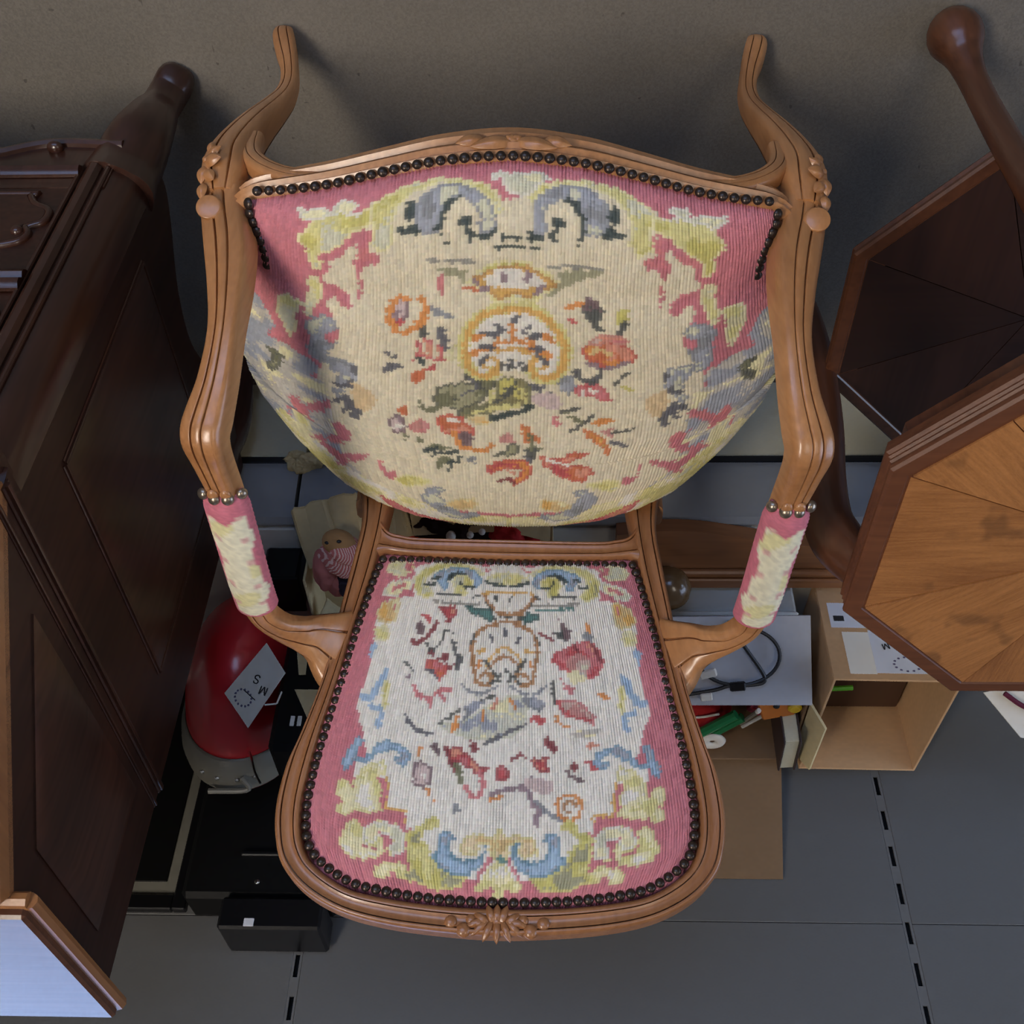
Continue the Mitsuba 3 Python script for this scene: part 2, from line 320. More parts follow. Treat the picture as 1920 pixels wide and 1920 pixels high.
SEAT_CHART = [('pm','y3',(0,520,60,600,130,690,230,780,380,840,500,850,500,1000,0,1000)),
('pm','c',(488,86,509,92,519,84,526,69,543,54,574,43,621,35,668,37,704,51,727,65,737,68,732,85,734,116,760,147,771,153,782,170,801,174,800,196,813,212,812,231,789,235,772,255,762,279,773,290,797,263,809,282,802,301,796,325,784,344,785,368,807,368,809,397,811,465,817,527,829,610,835,690,836,746,807,776,765,794,700,811,611,831,478,838)),
('pm','G2',(998,382,954,333,928,341,909,361,891,395,903,443,882,438,862,438,842,448,826,452,813,469,821,506,801,509,796,573,797,640,798,731,765,794,935,694,947,563,956,466)),
('pm','q',(240,840,300,880,360,915,420,935,420,1000,240,1000)),
('pm','G2',(0,450,60,560,110,700,60,800,0,800)),
('pm','y',(860,59,853,48,842,60,822,55,796,66,792,50,775,46,757,58,754,68,763,72,765,78,746,81,736,77,721,89,721,103,732,112,756,120,778,141,798,155,818,166,811,182,815,200,830,198,839,175,837,147,852,138,855,121,839,100,834,87,850,80)),
('pm','G',(860,59,853,48,842,60,822,55,796,66,792,50,775,46,757,58,754,68,763,72,765,78,746,83,748,90,783,76,800,81,829,86,850,80)),
('pm','p',(721,97,727,119,768,136,793,152,811,162,806,179,779,163,754,144,749,157,760,177,756,200,752,213,755,254,748,273,745,247,749,207,741,188,719,193,716,172,739,152,720,134)),
('pm','y',(727,65,704,51,668,37,621,35,574,43,543,54,526,69,519,88,513,108,526,112,539,83,570,58,620,49,661,57,684,82,694,112,689,144,708,168,733,148,725,118,735,85)),
('sm','y2',(836,218,821,219,814,244,817,273,829,301,836,323,846,313,846,283,839,258,843,236)),
('sm','y2',(898,321,888,289,867,285,849,291,858,323,855,367,862,407,876,385,883,366,893,350)),
('sm','g',(844,350,831,320,809,309,791,323,788,345,799,365,789,378,801,416,795,439,819,446,834,421,832,382)),
('pm','p',(812,361,791,342,783,352,789,378,803,382)),
('sm','g',(798,422,777,422,758,424,753,451,759,487,770,514,783,539,789,515,775,499,785,486,781,466,795,455)),
('l7m','n',(755,439,757,469,766,494,782,498)),
('l7m','n',(768,526,768,557,775,578)),
('l7m','n',(754,533,750,565,761,588)),
('pm','p',(874,635,851,606,852,635,828,600,796,556,793,576,820,620,844,646,846,672,853,682,873,674,885,732,881,682)),
('pm','p',(803,636,785,622,775,636,779,660,790,695,803,668)),
('pm','p',(798,731,775,713,742,690,752,705,776,732,792,741)),
('pm','p',(733,694,727,705,724,736,700,730,709,763,721,754,730,744)),
('pm','p',(255,694,210,744,192,727,164,723,166,750,192,766,150,832,217,749,251,706)),
('pm','p',(227,644,216,620,198,636,201,660,180,712,168,704,154,736,151,667,161,623,139,647,147,693,146,753,190,710,207,692)),
('sm','y2',(157,689,131,675,124,730,100,801,143,759)),
('sm','y',(198,784,177,788,165,767,44,915,78,909,124,876,174,824)),
('sm','y',(705,751,674,727,637,742,665,762,693,774)),
('sm','g',(666,788,638,756,614,761,631,784,618,812,593,840,564,836,565,856,614,876,651,839,666,814)),
('sm','T',(625,820,602,792,565,782,562,813,598,829)),
('sm','e',(131,488,111,479,99,490,115,514,98,550,103,576,124,535)),
('l8m','g',(243,470,224,438,211,460)),
('l8m','n',(243,587,242,548,229,536,211,554)),
('sm','T2',(281,512,262,490,243,487,243,530,254,560,275,542)),
('sm','g',(658,108,657,81,643,65,620,52,594,51,571,57,547,73,533,95,525,119,525,139,537,147,551,146,555,130,551,114,560,96,579,81,593,78,607,90,614,113,613,137,625,140,646,137,656,124)),
('pm','B',(675,91,671,76,655,71,662,80,656,103,663,113,651,125,646,140,665,139,684,131,684,123,670,125,665,118,675,105)),
('pm','B',(607,82,598,77,577,79,593,86,600,96,609,111,611,132,609,151,616,150,616,136,625,135,623,130,616,131,616,110)),
('pm','B',(588,123,579,115,565,116,562,124,567,132,560,145,553,151,532,144,528,129,525,142,537,157,551,159,562,153,567,163,571,161,574,139,576,128,585,131)),
('pm','B',(606,159,599,159,600,166,609,166)),
('p','B',(518,148,513,148,511,156,474,154,472,148,466,149,465,164,518,163)),
('p','B',(530,170,457,171,457,178,527,176)),
('p','G',(536,36,527,31,511,35,483,34,459,27,436,40,436,47,450,45,461,66,473,81,484,85,500,81,515,65,520,50,536,46)),
('p','c',(510,94,493,86,477,84,463,90,465,140,514,140)),
('p','k2',(645,186,560,197,560,203,640,195)),
('p','k2',(443,203,346,197,348,203,440,210)),
('p','e2',(626,207,572,217,574,243,586,234,607,221)),
('p','e2',(424,215,343,204,383,229,430,260,446,272,432,249,418,236)),
('s','y',(574,240,563,229,555,217,544,212,527,201,476,199,457,210,442,214,435,225,421,233,423,248,435,255,446,267,465,280,494,276,522,282,536,270,551,259,560,256,570,247)),
('s','z',(563,238,546,221,518,210,475,209,457,216,437,231,425,242,442,256,463,271,494,268,520,276,536,262,553,253)),
('p','w',(548,232,537,227,522,216,475,218,461,222,442,241,454,254,463,246,475,258,484,248,489,260,499,252,513,260,520,249,527,257,541,245)),
('l6','v',(560,238,551,250,539,256)),
('l6','v',(515,225,508,240)),
('l6','v',(471,223,477,235)),
('l6','v',(446,250,461,265)),
('s','w',(577,392,576,365,569,336,550,309,522,296,493,293,467,294,441,309,419,338,410,373,411,407,421,438,440,450,459,444,474,411,497,406,516,412,528,440,544,447,558,440,571,419)),
('l15','y',(521,426,530,443,544,447,558,440,571,419,577,392,576,365,569,336,550,309,522,296,493,293,467,294,441,309,419,338,410,373,411,407,421,438,440,450,459,444,466,427)),
('l8','z',(521,426,530,440,544,443,559,436,568,419,574,392,574,365,567,336,548,311,522,299,493,296,467,297,442,312,422,341,412,373,413,407,424,435,440,446,459,441,466,427)),
('l7','z',(521,426,523,409,535,402,545,412,537,426)),
('l7','z',(466,424,464,407,452,396,440,405,445,422)),
('l8','o',(559,356,541,346,521,355)),
('l8','o',(561,392,540,379,524,382)),
('l8','o',(469,358,450,346,433,356)),
('l8','o',(469,380,445,385,431,396)),
('l8','o',(498,353,498,328)),
('l6','n',(522,328,512,344)),
('l6','n',(479,342,467,326)),
('l6','n',(496,322,489,310,484,304)),
('l8','n',(543,343,526,348)),
('l8','n',(545,375,528,376)),
('l8','n',(467,352,452,347)),
('l8','n',(464,377,448,380)),
('l6','o',(524,369,493,363,464,370)),
('l6','z',(521,386,493,380,467,387)),
('l7','n',(550,412,538,397)),
('l7','n',(455,393,442,409)),
('p','n',(516,412,497,406,474,411,473,433,492,427,516,435)),
('l3','w',(509,429,500,409)),
('l3','w',(497,428,488,408)),
('l3','w',(485,428,478,411)),
('s','e',(622,475,591,463,558,459,535,455,521,459,530,480,549,509,572,525,582,544,591,529,605,527,622,520)),
('p','k',(582,431,558,452,528,455,530,473,558,480,582,499,596,511,572,481,554,466,573,452)),
('l6','e',(650,510,639,533,620,528,596,508)),
('s','e3',(521,452,497,446,473,454,464,478,466,507,482,515,511,516,534,539,573,551,582,536,558,517,527,498)),
('l5','y',(528,480,532,509)),
('l5','y',(480,479,473,507)),
('l7','y',(558,535,530,524,487,515)),
('l7','k',(511,494,497,473,492,462)),
('l7','k',(523,509,511,498)),
('l9','B',(537,554,515,544,487,533,466,518)),
('p','n',(469,460,445,463,447,481,466,478)),
('p','n',(438,466,426,490,431,494,438,476)),
('s','v2',(464,492,435,480,419,497,418,523,440,520,456,514)),
('s','T',(568,551,544,539,530,557,549,569)),
('s','v',(701,288,697,270,685,262,670,266,668,278,672,304,685,322,697,322)),
('p','r',(697,313,682,307,677,316,689,329)),
('l9','o',(701,291,699,316,689,335,675,339,656,327,644,303,641,286,648,271)),
('l8','o',(701,291,692,269,680,263,669,269)),
('p','n2',(636,286,622,290,608,300,584,314,603,311,624,304)),
('p','k',(648,324,639,321,640,337,635,348,645,354,653,340)),
('s','n',(624,338,612,326,602,366,607,386,614,375)),
('s','q',(657,358,636,359,619,367,606,398,611,411,625,408,635,404,649,397,663,407,654,386)),
('l5','c',(645,362,640,390)),
('l5','c',(626,370,623,397)),
('p','B',(656,404,647,393,642,418,649,418)),
('s','O',(665,439,644,429,639,447,653,465,663,454)),
('l6','r',(639,432,623,418)),
('s','n',(710,434,699,413,682,415,679,426,696,435,705,441)),
('l5','n',(707,388,697,396,687,401)),
('s','y2',(602,374,592,390,592,404,604,405)),
('p','q',(622,223,612,221,608,263,615,265,622,241)),
('p','O',(584,246,560,253,551,264,574,255)),
('s','O',(684,535,674,524,668,543,678,553)),
('s','v',(705,573,685,551,672,572,676,597,693,607,702,593)),
('s','q2',(667,575,647,557,634,583,649,597,666,591)),
('l5','w',(694,591,680,582)),
('p','e',(681,599,671,608,678,627)),
('s','e',(659,606,645,613,654,630)),
('s','O',(623,559,606,542,582,544,573,562,559,577,559,589,574,593,593,591,608,601,614,582,621,570)),
('p','w',(606,554,587,552,583,563,602,565)),
('s','v',(586,594,571,585,562,604,572,629,584,617)),
('l7','o',(582,629,560,636,545,636,530,619)),
('l6','o',(593,591,589,610,580,629)),
('s','e',(646,642,628,623,600,632,618,642)),
('l6','B',(646,646,623,639)),
('l6','B',(636,661,617,650,591,642)),
('s','e',(629,669,602,657,612,679,623,698)),
('l6','B',(601,669,607,700)),
('l6','B',(587,658,591,671)),
('s','n2',(577,657,561,652,557,669,575,674)),
('s','o',(482,571,467,566,460,585,447,596,452,612,476,613,479,590)),
('s','q2',(518,599,498,587,493,610,510,614)),
('s','e',(526,651,511,634,489,609,486,637,503,650)),
('p','k',(476,629,451,624,442,620,451,640,459,669,470,665)),
('l6','e',(465,585,461,628)),
('p','O',(541,680,521,663,485,657,470,665,457,694,469,720,490,738,497,725,485,707,480,686,500,686,521,696,536,706)),
('l6','r',(538,693,516,675,487,674)),
('l6','R',(516,722,505,717,492,725)),
('l6','s',(500,691,490,699)),
('p','O',(448,648,435,648,426,660,401,678,371,676,345,701,362,712,357,731,381,728,408,712,427,689,437,681,444,669)),
('p','r',(429,664,402,687,387,710,408,707,424,689)),
('p','O',(440,652,409,652,386,637,360,647,373,659,400,670)),
('l4','w',(437,656,418,664,400,674)),
('p','o',(367,562,354,546,323,548,324,556,352,566)),
('p','o',(376,573,361,582,340,603,322,651,332,649,349,619,372,597)),
('p','q2',(351,582,328,571,328,604,341,594)),
('l5','k',(416,530,388,519)),
('l5','k',(400,581,381,565,363,538)),
('l5','e',(409,531,381,558)),
('l5','k',(325,588,296,587)),
('s','n',(330,608,305,622,300,636,319,627)),
('s','q',(395,468,381,457,355,459,336,492,345,503,369,489,388,490)),
('l5','w',(383,482,374,471,355,477)),
('s','q',(432,546,425,538,415,564,429,561)),
('s','O',(381,378,369,357,355,348,326,352,312,358,295,373,298,398,322,415,355,410,374,401)),
('s','s',(371,354,345,336,321,335,302,346,309,357,336,355,360,364)),
('l6','T',(369,384,355,369,336,380)),
('l6','s',(336,394,317,372,303,383)),
('l6','v',(374,405,346,416,308,401)),
('p','n',(396,422,386,414,379,446,369,445,350,415,346,426,355,459,369,460,393,447)),
('l5','k',(329,454,317,440,299,422)),
('s','Y',(322,458,299,472,303,476,317,466)),
('s','n2',(419,454,405,436,395,447,400,483,414,475)),
('p','o',(413,289,406,278,384,273,379,278,394,286)),
('p','m',(384,293,373,258,356,269,346,285,345,300,360,314,374,307)),
('p','r',(412,301,398,309,383,319,398,318)),
('l5','k',(362,317,343,330)),
('s','Y',(329,295,322,279,307,281,309,305,321,312)),
('l6','k',(321,331,309,308))]
BACK_CHART = [('pm','w',(500,17,577,51,611,43,690,13,773,37,829,67,831,106,817,145,842,170,885,184,907,220,913,262,899,326,899,368,893,403,893,454,899,490,897,525,879,555,866,587,842,645,869,673,866,713,785,694,774,775,730,770,723,817,689,791,654,774,612,785,585,810,546,833,480,818)),
('pm','w',(713,808,640,760,482,752,478,913,543,922,619,914,671,867)),
('sm','y2',(938,82,920,54,888,46,841,55,841,87,869,106,913,102)),
('sm','G',(922,163,910,135,877,120,839,107,823,122,844,163,889,176,914,174)),
('l8m','q',(888,152,871,139,852,135)),
('pm','q',(875,59,847,51,841,87,864,81)),
('pm','p',(862,157,822,141,811,167,856,176)),
('pm','y',(821,129,824,102,796,64,737,39,664,38,611,53,575,78,591,87,635,68,704,58,751,74,779,100,782,121,743,153,763,169,797,162)),
('pm','Y',(821,129,820,109,792,81,799,119,786,156,801,158)),
('sm','b',(763,95,743,73,683,57,636,59,599,84,588,111,611,128,652,126,662,111,658,82,691,84,712,105,700,128,722,137,738,118)),
('pm','y',(694,112,682,87,650,80,619,97,612,116,635,129,636,155,679,157,684,127)),
('pm','B',(716,105,700,80,659,74,633,81,678,87,696,104,698,112)),
('l7m','B',(782,121,765,123,750,119)),
('pm','B',(767,99,743,92,730,98,749,107,758,103)),
('l6m','B',(652,126,615,125)),
('l7m','B',(663,105,659,114)),
('l6m','k',(733,151,696,151,656,153)),
('l6m','k',(612,154,588,153)),
('l6m','k2',(742,175,664,179,590,178)),
('pm','y',(581,107,574,87,533,72,498,66,497,115,539,117)),
('l7m','B',(573,103,547,113,511,116)),
('pm','q',(592,71,576,61,551,55,563,69)),
('p','w',(578,148,536,142,436,141,407,148,424,181,460,205,526,204,561,176)),
('l8','z2',(574,151,561,174,526,202,460,205,426,181,409,156)),
('l5','z',(582,144,537,139,436,139,406,146)),
('l4','k',(569,168,542,198)),
('l4','k',(415,173,435,196)),
('l5','k',(540,151,532,164)),
('l5','k',(482,153,488,166)),
('p','t',(640,185,554,189,533,220,547,235,571,222,617,210)),
('p','t',(448,215,428,197,390,205,391,223,421,233,444,237)),
('l6','t',(405,194,359,192,282,189)),
('l5','z2',(531,232,489,226,453,231)),
('l4','k',(539,221,489,216,446,221)),
('l8m','z2',(525,238,568,251,592,276,598,308,594,346,586,379,581,406,557,418,537,409,538,389,556,383,568,394)),
('l5m','k',(596,273,608,298)),
('l6m','z',(554,361,541,336,511,309,493,305)),
('l6m','z2',(546,371,527,346,503,334,492,333)),
('l6m','k',(562,344,532,380,514,406)),
('l7m','n',(545,278,537,291)),
('l6m','n',(506,255,496,268)),
('l7m','z',(581,321,563,317)),
('l7m','o',(575,348,574,365)),
('l5','k',(538,414,516,394,496,375,474,393,454,412)),
('l5m','n2',(620,418,595,437,562,442,536,430,517,416)),
('s','G3',(669,536,608,519,546,477,477,442,439,454,435,506,461,550,517,569,551,571,604,565)),
('p','r',(728,189,707,196,697,188,667,183,659,208,674,234,684,242,704,214)),
('l7','r',(771,222,752,224,742,241)),
('s','m',(784,246,766,244,750,267,766,280,779,271)),
('l9','R',(789,304,764,306,746,288,725,262,722,240)),
('l5','k',(742,309,721,325,705,313,692,288,688,267,662,269)),
('p','n',(667,287,651,293,643,328,621,337,628,371,644,379,644,348)),
('p','R',(733,336,718,325,708,341,682,350,662,370,650,362,648,379,665,377,681,357,699,351)),
('s','R',(692,333,671,332,665,349,682,354)),
('s','O2',(735,364,706,352,684,361,664,383,681,408,686,418,703,392,729,381)),
('p','n',(732,381,709,379,691,405,713,393)),
('l5','k',(793,369,778,377,765,392)),
('s','v',(790,417,767,400,770,417)),
('l8','q',(754,432,733,459,700,459,680,438,647,436)),
('l7','q',(707,460,697,485)),
('l7','q',(682,448,663,467)),
('l14m','b',(843,408,856,456,869,486,888,489)),
('l11m','b',(857,511,829,518,831,559)),
('sm','b',(908,336,888,329,890,362,896,378)),
('sm','y',(838,431,822,442,817,516,834,496)),
('sm','T',(914,209,896,192,855,180,845,231,856,259,911,254)),
('sm','y2',(909,284,892,267,868,272,858,307,891,319)),
('pm','q',(872,190,859,196,865,227)),
('p','n',(769,514,752,525,732,548,703,554,672,558,696,566,727,563,755,545)),
('l5','k',(671,535,616,490,567,465,529,446)),
('p','n2',(616,487,580,466,548,461,589,505,612,532,622,533,599,499)),
('p','o',(639,550,624,507,615,500,621,545,635,553)),
('p','o',(563,517,553,484,548,513,557,519)),
('p','s',(534,483,517,449,510,459,528,489)),
('p','o',(487,442,461,481,467,484,487,455)),
('l6','n',(547,582,517,563,489,550,444,528)),
('s','n2',(452,455,400,455,387,481,413,488)),
('p','m',(334,215,294,258,296,279,322,290,356,262,323,258)),
('l6','R',(393,262,372,276,354,283)),
('p','o',(246,234,232,239,230,275,244,267)),
('s','n2',(259,270,229,264,236,292,254,291)),
('s','q',(353,324,309,304,280,294,233,292,216,319,206,351,221,384,254,402,282,383,329,376,348,352)),
('s','s2',(313,342,276,325,247,344,258,377,289,386,312,372)),
('l7','R',(288,300,276,322)),
('l7','R',(238,299,226,318,217,350)),
('l9','r',(355,345,347,331)),
('s','G2',(316,382,282,376,260,398,292,413,314,402)),
('s','k',(367,416,355,402,354,455,363,472)),
('p','q',(337,396,325,412,297,426,311,446,333,426)),
('p','o',(236,444,223,445,206,463,213,469,231,458)),
('p','q2',(345,462,315,456,278,470,249,509,258,534,275,516,313,508,337,501,349,482)),
('l6','r',(345,462,343,482,312,504,263,520)),
('l6','o',(357,504,345,527,320,533)),
('p','r',(432,488,423,507,404,488,398,510,372,504,398,530,426,513)),
('s','G2',(315,552,284,541,253,547,236,533,255,563,292,567)),
('p','r',(648,595,614,590,581,614,560,638,529,646,535,659,565,664,578,652,604,635,630,630)),
('p','e',(629,633,608,632,596,673,591,694,603,692,618,661)),
('l8','q',(588,697,568,721,556,717,543,688,556,657)),
('p','R',(590,568,570,580,556,599,575,607)),
('l6','R',(648,595,636,627,618,658)),
('p','R',(478,619,453,600,428,619,434,623,453,609,472,626)),
('p','r',(425,613,403,620,378,610,388,629,373,649,397,655,422,642)),
('p','R',(396,577,383,557,364,577,353,600,372,603)),
('p','r',(521,662,500,629,478,654,486,677,514,671)),
('p','R',(329,633,310,624,305,650,317,653)),
('p','r',(297,625,259,625,258,654,268,666,279,636)),
('s','s',(288,586,262,578,247,590,270,594)),
('l6','m',(336,652,315,672,294,680)),
('s','v',(725,645,707,636,678,649,672,674,688,704,716,702,722,677)),
('s','w',(704,671,691,669,689,679,701,680)),
('p','o',(687,707,678,706,660,736,670,734)),
('l5','o',(713,597,711,630)),
('s','m',(684,587,669,583,659,618,679,606)),
('l9','v',(525,712,495,699,449,693,425,671)),
('l9','v',(434,699,419,737,407,749,413,786)),
('l7','n2',(410,730,381,761,351,777)),
('s','v2',(444,671,385,671,367,696,386,712,434,693)),
('l6','o',(526,728,502,717)),
('l6','o',(330,711,308,723,301,745,310,768,332,776,354,766,361,743,353,722,330,711)),
('l5','z2',(331,728,318,738,318,750,332,757,345,750,344,737,331,728)),
('s','n2',(618,746,603,742,599,760,614,764)),
('pm','b',(893,636,879,601,856,603,866,622,874,651,847,655,831,618,805,595,766,598,739,611,732,639,749,658,771,652,774,636,755,630,777,614,800,628,823,646,845,668,876,672,888,700,900,705,902,674)),
('pm','y3',(907,755,902,729,880,724,864,745,863,712,838,670,797,650,786,681,806,695,788,736,797,760,786,776,808,792,831,798,856,798,872,815,896,817,897,797,880,780,900,776)),
('l5m','p',(805,701,790,723,787,764)),
('l4m','z',(788,691,777,727,774,774,729,770,726,803)),
('pm','p',(848,808,813,796,773,780,735,777,731,813,753,802,783,798,817,813,829,835)),
('pm','y3',(887,884,873,863,866,829,847,817,827,831,828,847,817,816,783,801,749,807,726,828,721,874,738,880,764,887,765,864,748,852,760,842,784,835,777,851,771,865,773,883,793,902,823,913,865,910)),
('pm','G',(826,837,811,814,771,802,740,812,726,828,724,875,750,885,765,864,748,849,760,839,784,835,788,863,812,869,824,858)),
('l5m','p',(827,864,818,879,794,879)),
('l5m','p',(784,838,768,850,770,883)),
('pm','Y',(724,824,693,804,672,777,651,779,646,800,675,811,688,834,666,849,662,872,638,900,606,915,572,916,597,946,652,955,695,939,736,937,744,933,711,913,718,871)),
('pm','y3',(807,930,781,905,735,897,711,908,742,935,750,920,777,944,802,945)),
('pm','T3',(593,862,591,835,572,816,540,811,520,819,500,797,491,791,489,883,521,869,527,840,557,827,544,850,561,872)),
('pm','b',(645,818,631,808,610,813,606,827,620,846,610,869,590,879,561,878,538,859,539,841,557,830,533,835,530,864,546,897,577,916,612,916,641,897,662,872,648,865,643,842)),
('l4m','b2',(620,846,610,869,590,879,561,878,538,859,539,835)),
('l4m','b2',(648,865,639,894,612,913)),
('pm','y3',(561,947,537,914,515,886,489,880,486,969,489,970,510,953,502,935,531,948,549,949)),
('l6m','p',(551,917,532,893,521,872)),
('s','t',(504,867,494,863,482,869,479,874,489,879,501,876))]

# the wools worked along the edge of a motif and in patches inside it
EDGE = dict(y='y3', Y='y', y2='y3', y3='y', b='b2', g='n2', G='w', r='R', R='m', O='r', o='O', q='r', O2='r', n='k', e='k', v='m', e3='e', s='q2', q2='q', z='z2', G3='G', T3='y', T='y2', t='B')
PATCH = dict(y=('Y', 'G'), Y=('e2', 'y'), y2=('y', 'G'), y3=('y', 'w'), b=('g', 'b'), g=('n2', 'G'), G=('y3', 'G'), r=('q', 's'), R=('r', 'm'), O=('o', 's'), o=('z', 'O'), q=('s', 'r'), O2=('O', 'q'), n=('n2', 'k'), e=('e2', 'k'), v=('v2', 'm'),
             e3=('e', 'Y'), s=('s2', 'q'), q2=('s2', 'q'), G3=('g', 'y3'), T3=('y3', 'T'), T=('y3', 'z'), p=('q', 'p'), n2=('g', 'n'), G2=('g', 'y3'), k=('n', 'e'), m=('v', 'k'), s2=('G', 'q2'))
def paint(chart, nx, ny, ground):
    """One colour per stitch: (ny, nx, 3). Chart coordinates run from 0 to 1000 both ways; kinds: p polygon, s smooth outline, l<width> line; m repeats it mirrored."""
    x, y = np.meshgrid((np.arange(nx) + .5) / nx * 1000, (np.arange(ny) + .5) / ny * 1000)
    r = np.random.default_rng(11)
    patch = meshkit.noise(np.stack([x * .030, y * .030, 0 * x + 3], -1).reshape(-1, 3)).reshape(x.shape) + r.normal(0, .05, x.shape)
    lo, hi = np.quantile(patch, .26), np.quantile(patch, .76)
    x = x + r.normal(0, 1.5, x.shape); y = y + r.normal(0, 1.5, y.shape)
    col = np.empty((ny, nx, 3)); col[:] = WOOL[ground]
    for kind, c, pts in chart:
        p0 = np.asarray(pts, float).reshape(-1, 2)
        for p in (p0, p0 * [-1, 1] + [1000, 0]) if kind[-1] == 'm' else (p0,):
            if kind[0] == 'l': hit = near_line(x, y, spline(p, 6 * len(p)) if len(p) > 2 else p, float(kind[1:].rstrip('m')) * .76)
            else: hit = inside(x, y, spline(p, 6 * len(p), True) if kind[0] == 's' else p)
            col[hit] = WOOL[c]
            if kind[0] == 'l' or hit.sum() < 24 or hit.sum() > 5000: continue
            if c in PATCH: col[hit & (patch < lo)] = WOOL[PATCH[c][0]]; col[hit & (patch > hi)] = WOOL[PATCH[c][1]]
            if c in EDGE:
                h = np.pad(hit, 1); core = h[2:, 1:-1] & h[:-2, 1:-1] & h[1:-1, 2:] & h[1:-1, :-2]
                col[hit & ~core] = .65 * np.array(WOOL[EDGE[c]]) + .35 * np.array(WOOL[c])
    q = np.pad(col, ((1, 1), (1, 1), (0, 0)), 'edge')
    soft = (q[2:, 1:-1] + q[:-2, 1:-1] + q[1:-1, 2:] + q[1:-1, :-2]) / 4
    return .92 * (.80 * col + .20 * soft) + .08 * np.array(WOOL['c'])            # long use has rubbed and faded the dyes

def stitched(grid, col, amp):
    """grid(t, s) -> points; t, s in [0, 1]. 3 x 3 vertices per stitch, raised in the middle, with ribs along s."""
    ny, nx = col.shape[:2]; K = 3
    t = np.clip((np.arange(nx * K) + .5) / (nx * K), 0, 1); s = (np.arange(ny * K) + .5) / (ny * K)
    tt, ss = np.meshgrid(t, s)
    P = grid(tt, ss)
    du, dv = np.gradient(P, axis=1), np.gradient(P, axis=0)
    n = np.cross(du, dv); n /= np.linalg.norm(n, axis=2, keepdims=True) + 1e-12
    if n[ny * K // 2, nx * K // 2] @ P_SIDE < 0: n = -n
    r = np.random.default_rng(3)
    ix, iy = np.arange(nx * K) // K, np.arange(ny * K) // K
    run = r.integers(2, 6, (ny, nx)); hs, tone = np.empty((ny, nx)), np.empty((ny, nx))
    for a in range(nx):                                    # threads: runs of a few stitches that stand up together
        b = 0
        while b < ny:
            e = b + int(run[b, a]); hs[b:e, a] = r.uniform(.35, 1.45); tone[b:e, a] = r.uniform(.90, 1.09); b = e
    h = hs[iy][:, ix]
    prof = np.array([-.8, 1.0, -.8])
    rib = prof[np.arange(nx * K) % K][None, :]; row = np.array([-.25, .6, -.25])[np.arange(ny * K) % K][:, None]
    P = P + n * (amp * h * (rib + .55 * row))[..., None]
    c = col * tone[..., None] * r.uniform(.95, 1.04, (ny, nx, 1)) * r.uniform(.985, 1.015, (ny, nx, 3))
    c = np.clip(c, 0, 1)[iy][:, ix]
    H, W = ny * K, nx * K
    i, j = np.meshgrid(np.arange(H - 1), np.arange(W - 1), indexing='ij'); a = i * W + j
    q = np.stack([a, a + 1, a + W + 1, a + W], -1).reshape(-1, 4)
    if np.cross(du[H // 2, W // 2], dv[H // 2, W // 2]) @ n[H // 2, W // 2] < 0: q = q[:, ::-1]
    f = np.vstack([q[:, [0, 1, 2]], q[:, [0, 2, 3]]])
    return tm(P.reshape(-1, 3), f), c.reshape(-1, 3)

scene['wool'] = {'type': 'twosided', 'bsdf': {'type': 'principled', 'base_color': {'type': 'mesh_attribute', 'name': 'vertex_color'}, 'roughness': 0.75, 'specular': 0.35, 'sheen': 0.25}}

def crown(aspect, n_exp=4.5, q=2.0):
    """An arc-length even profile over a cushion: t in [0,1] -> (rho in [-1,1], eta in [0,1])."""
    a = np.linspace(-np.pi / 2, np.pi / 2, 4001)
    rho = np.sign(np.sin(a)) * np.abs(np.sin(a)); rho = np.sin(a); eta = np.clip(1 - np.abs(rho) ** n_exp, 0, 1) ** (1 / q)
    L = np.r_[0, np.cumsum(np.hypot(np.diff(rho), np.diff(eta) * aspect))]; L /= L[-1]
    return lambda t: (np.interp(t, L, rho), np.interp(t, L, eta))

# seat cushion: plan outline in the chair's frame
SEAT_Z, SEAT_H = .385, .075
_w = np.array([(-.075, .276), (-.03, .284), (.03, .288), (.09, .296), (.15, .310), (.21, .321), (.27, .320), (.33, .299), (.38, .270), (.42, .240), (.48, .20)])
_f = np.array([(0, -.071), (.07, -.064), (.13, -.050), (.19, -.035), (.24, -.026), (.27, -.021), (.31, -.018)])
_b = np.array([(0, .483), (.06, .479), (.12, .465), (.17, .440), (.21, .412), (.25, .365), (.29, .32), (.33, .29)])
seat_x, seat_y = crown(.26), crown(.28, 5.0)
def seat_grid(t, s):
    rx, ex = seat_x(t); ry, ey = seat_y(s)
    v = (ry + 1) / 2
    yc = v * .545 - .078
    w0 = np.interp(yc, _w[:, 0], _w[:, 1]); w0 = np.where(v > .7, np.interp(v, [.7, .8, .9, 1.0], [.318, .310, .288, .25]), w0)
    x = rx * w0
    yf, yb = np.interp(np.abs(x), _f[:, 0], _f[:, 1]), np.interp(np.abs(x), _b[:, 0], _b[:, 1])
    y = yf + (yb - yf) * v
    return np.stack([x, y, SEAT_Z + .020 * np.clip(1 - v / .22, 0, 1) + (SEAT_H - .016 * np.clip(1 - v / .3, 0, 1)) * (ex * ey) ** .8], -1)

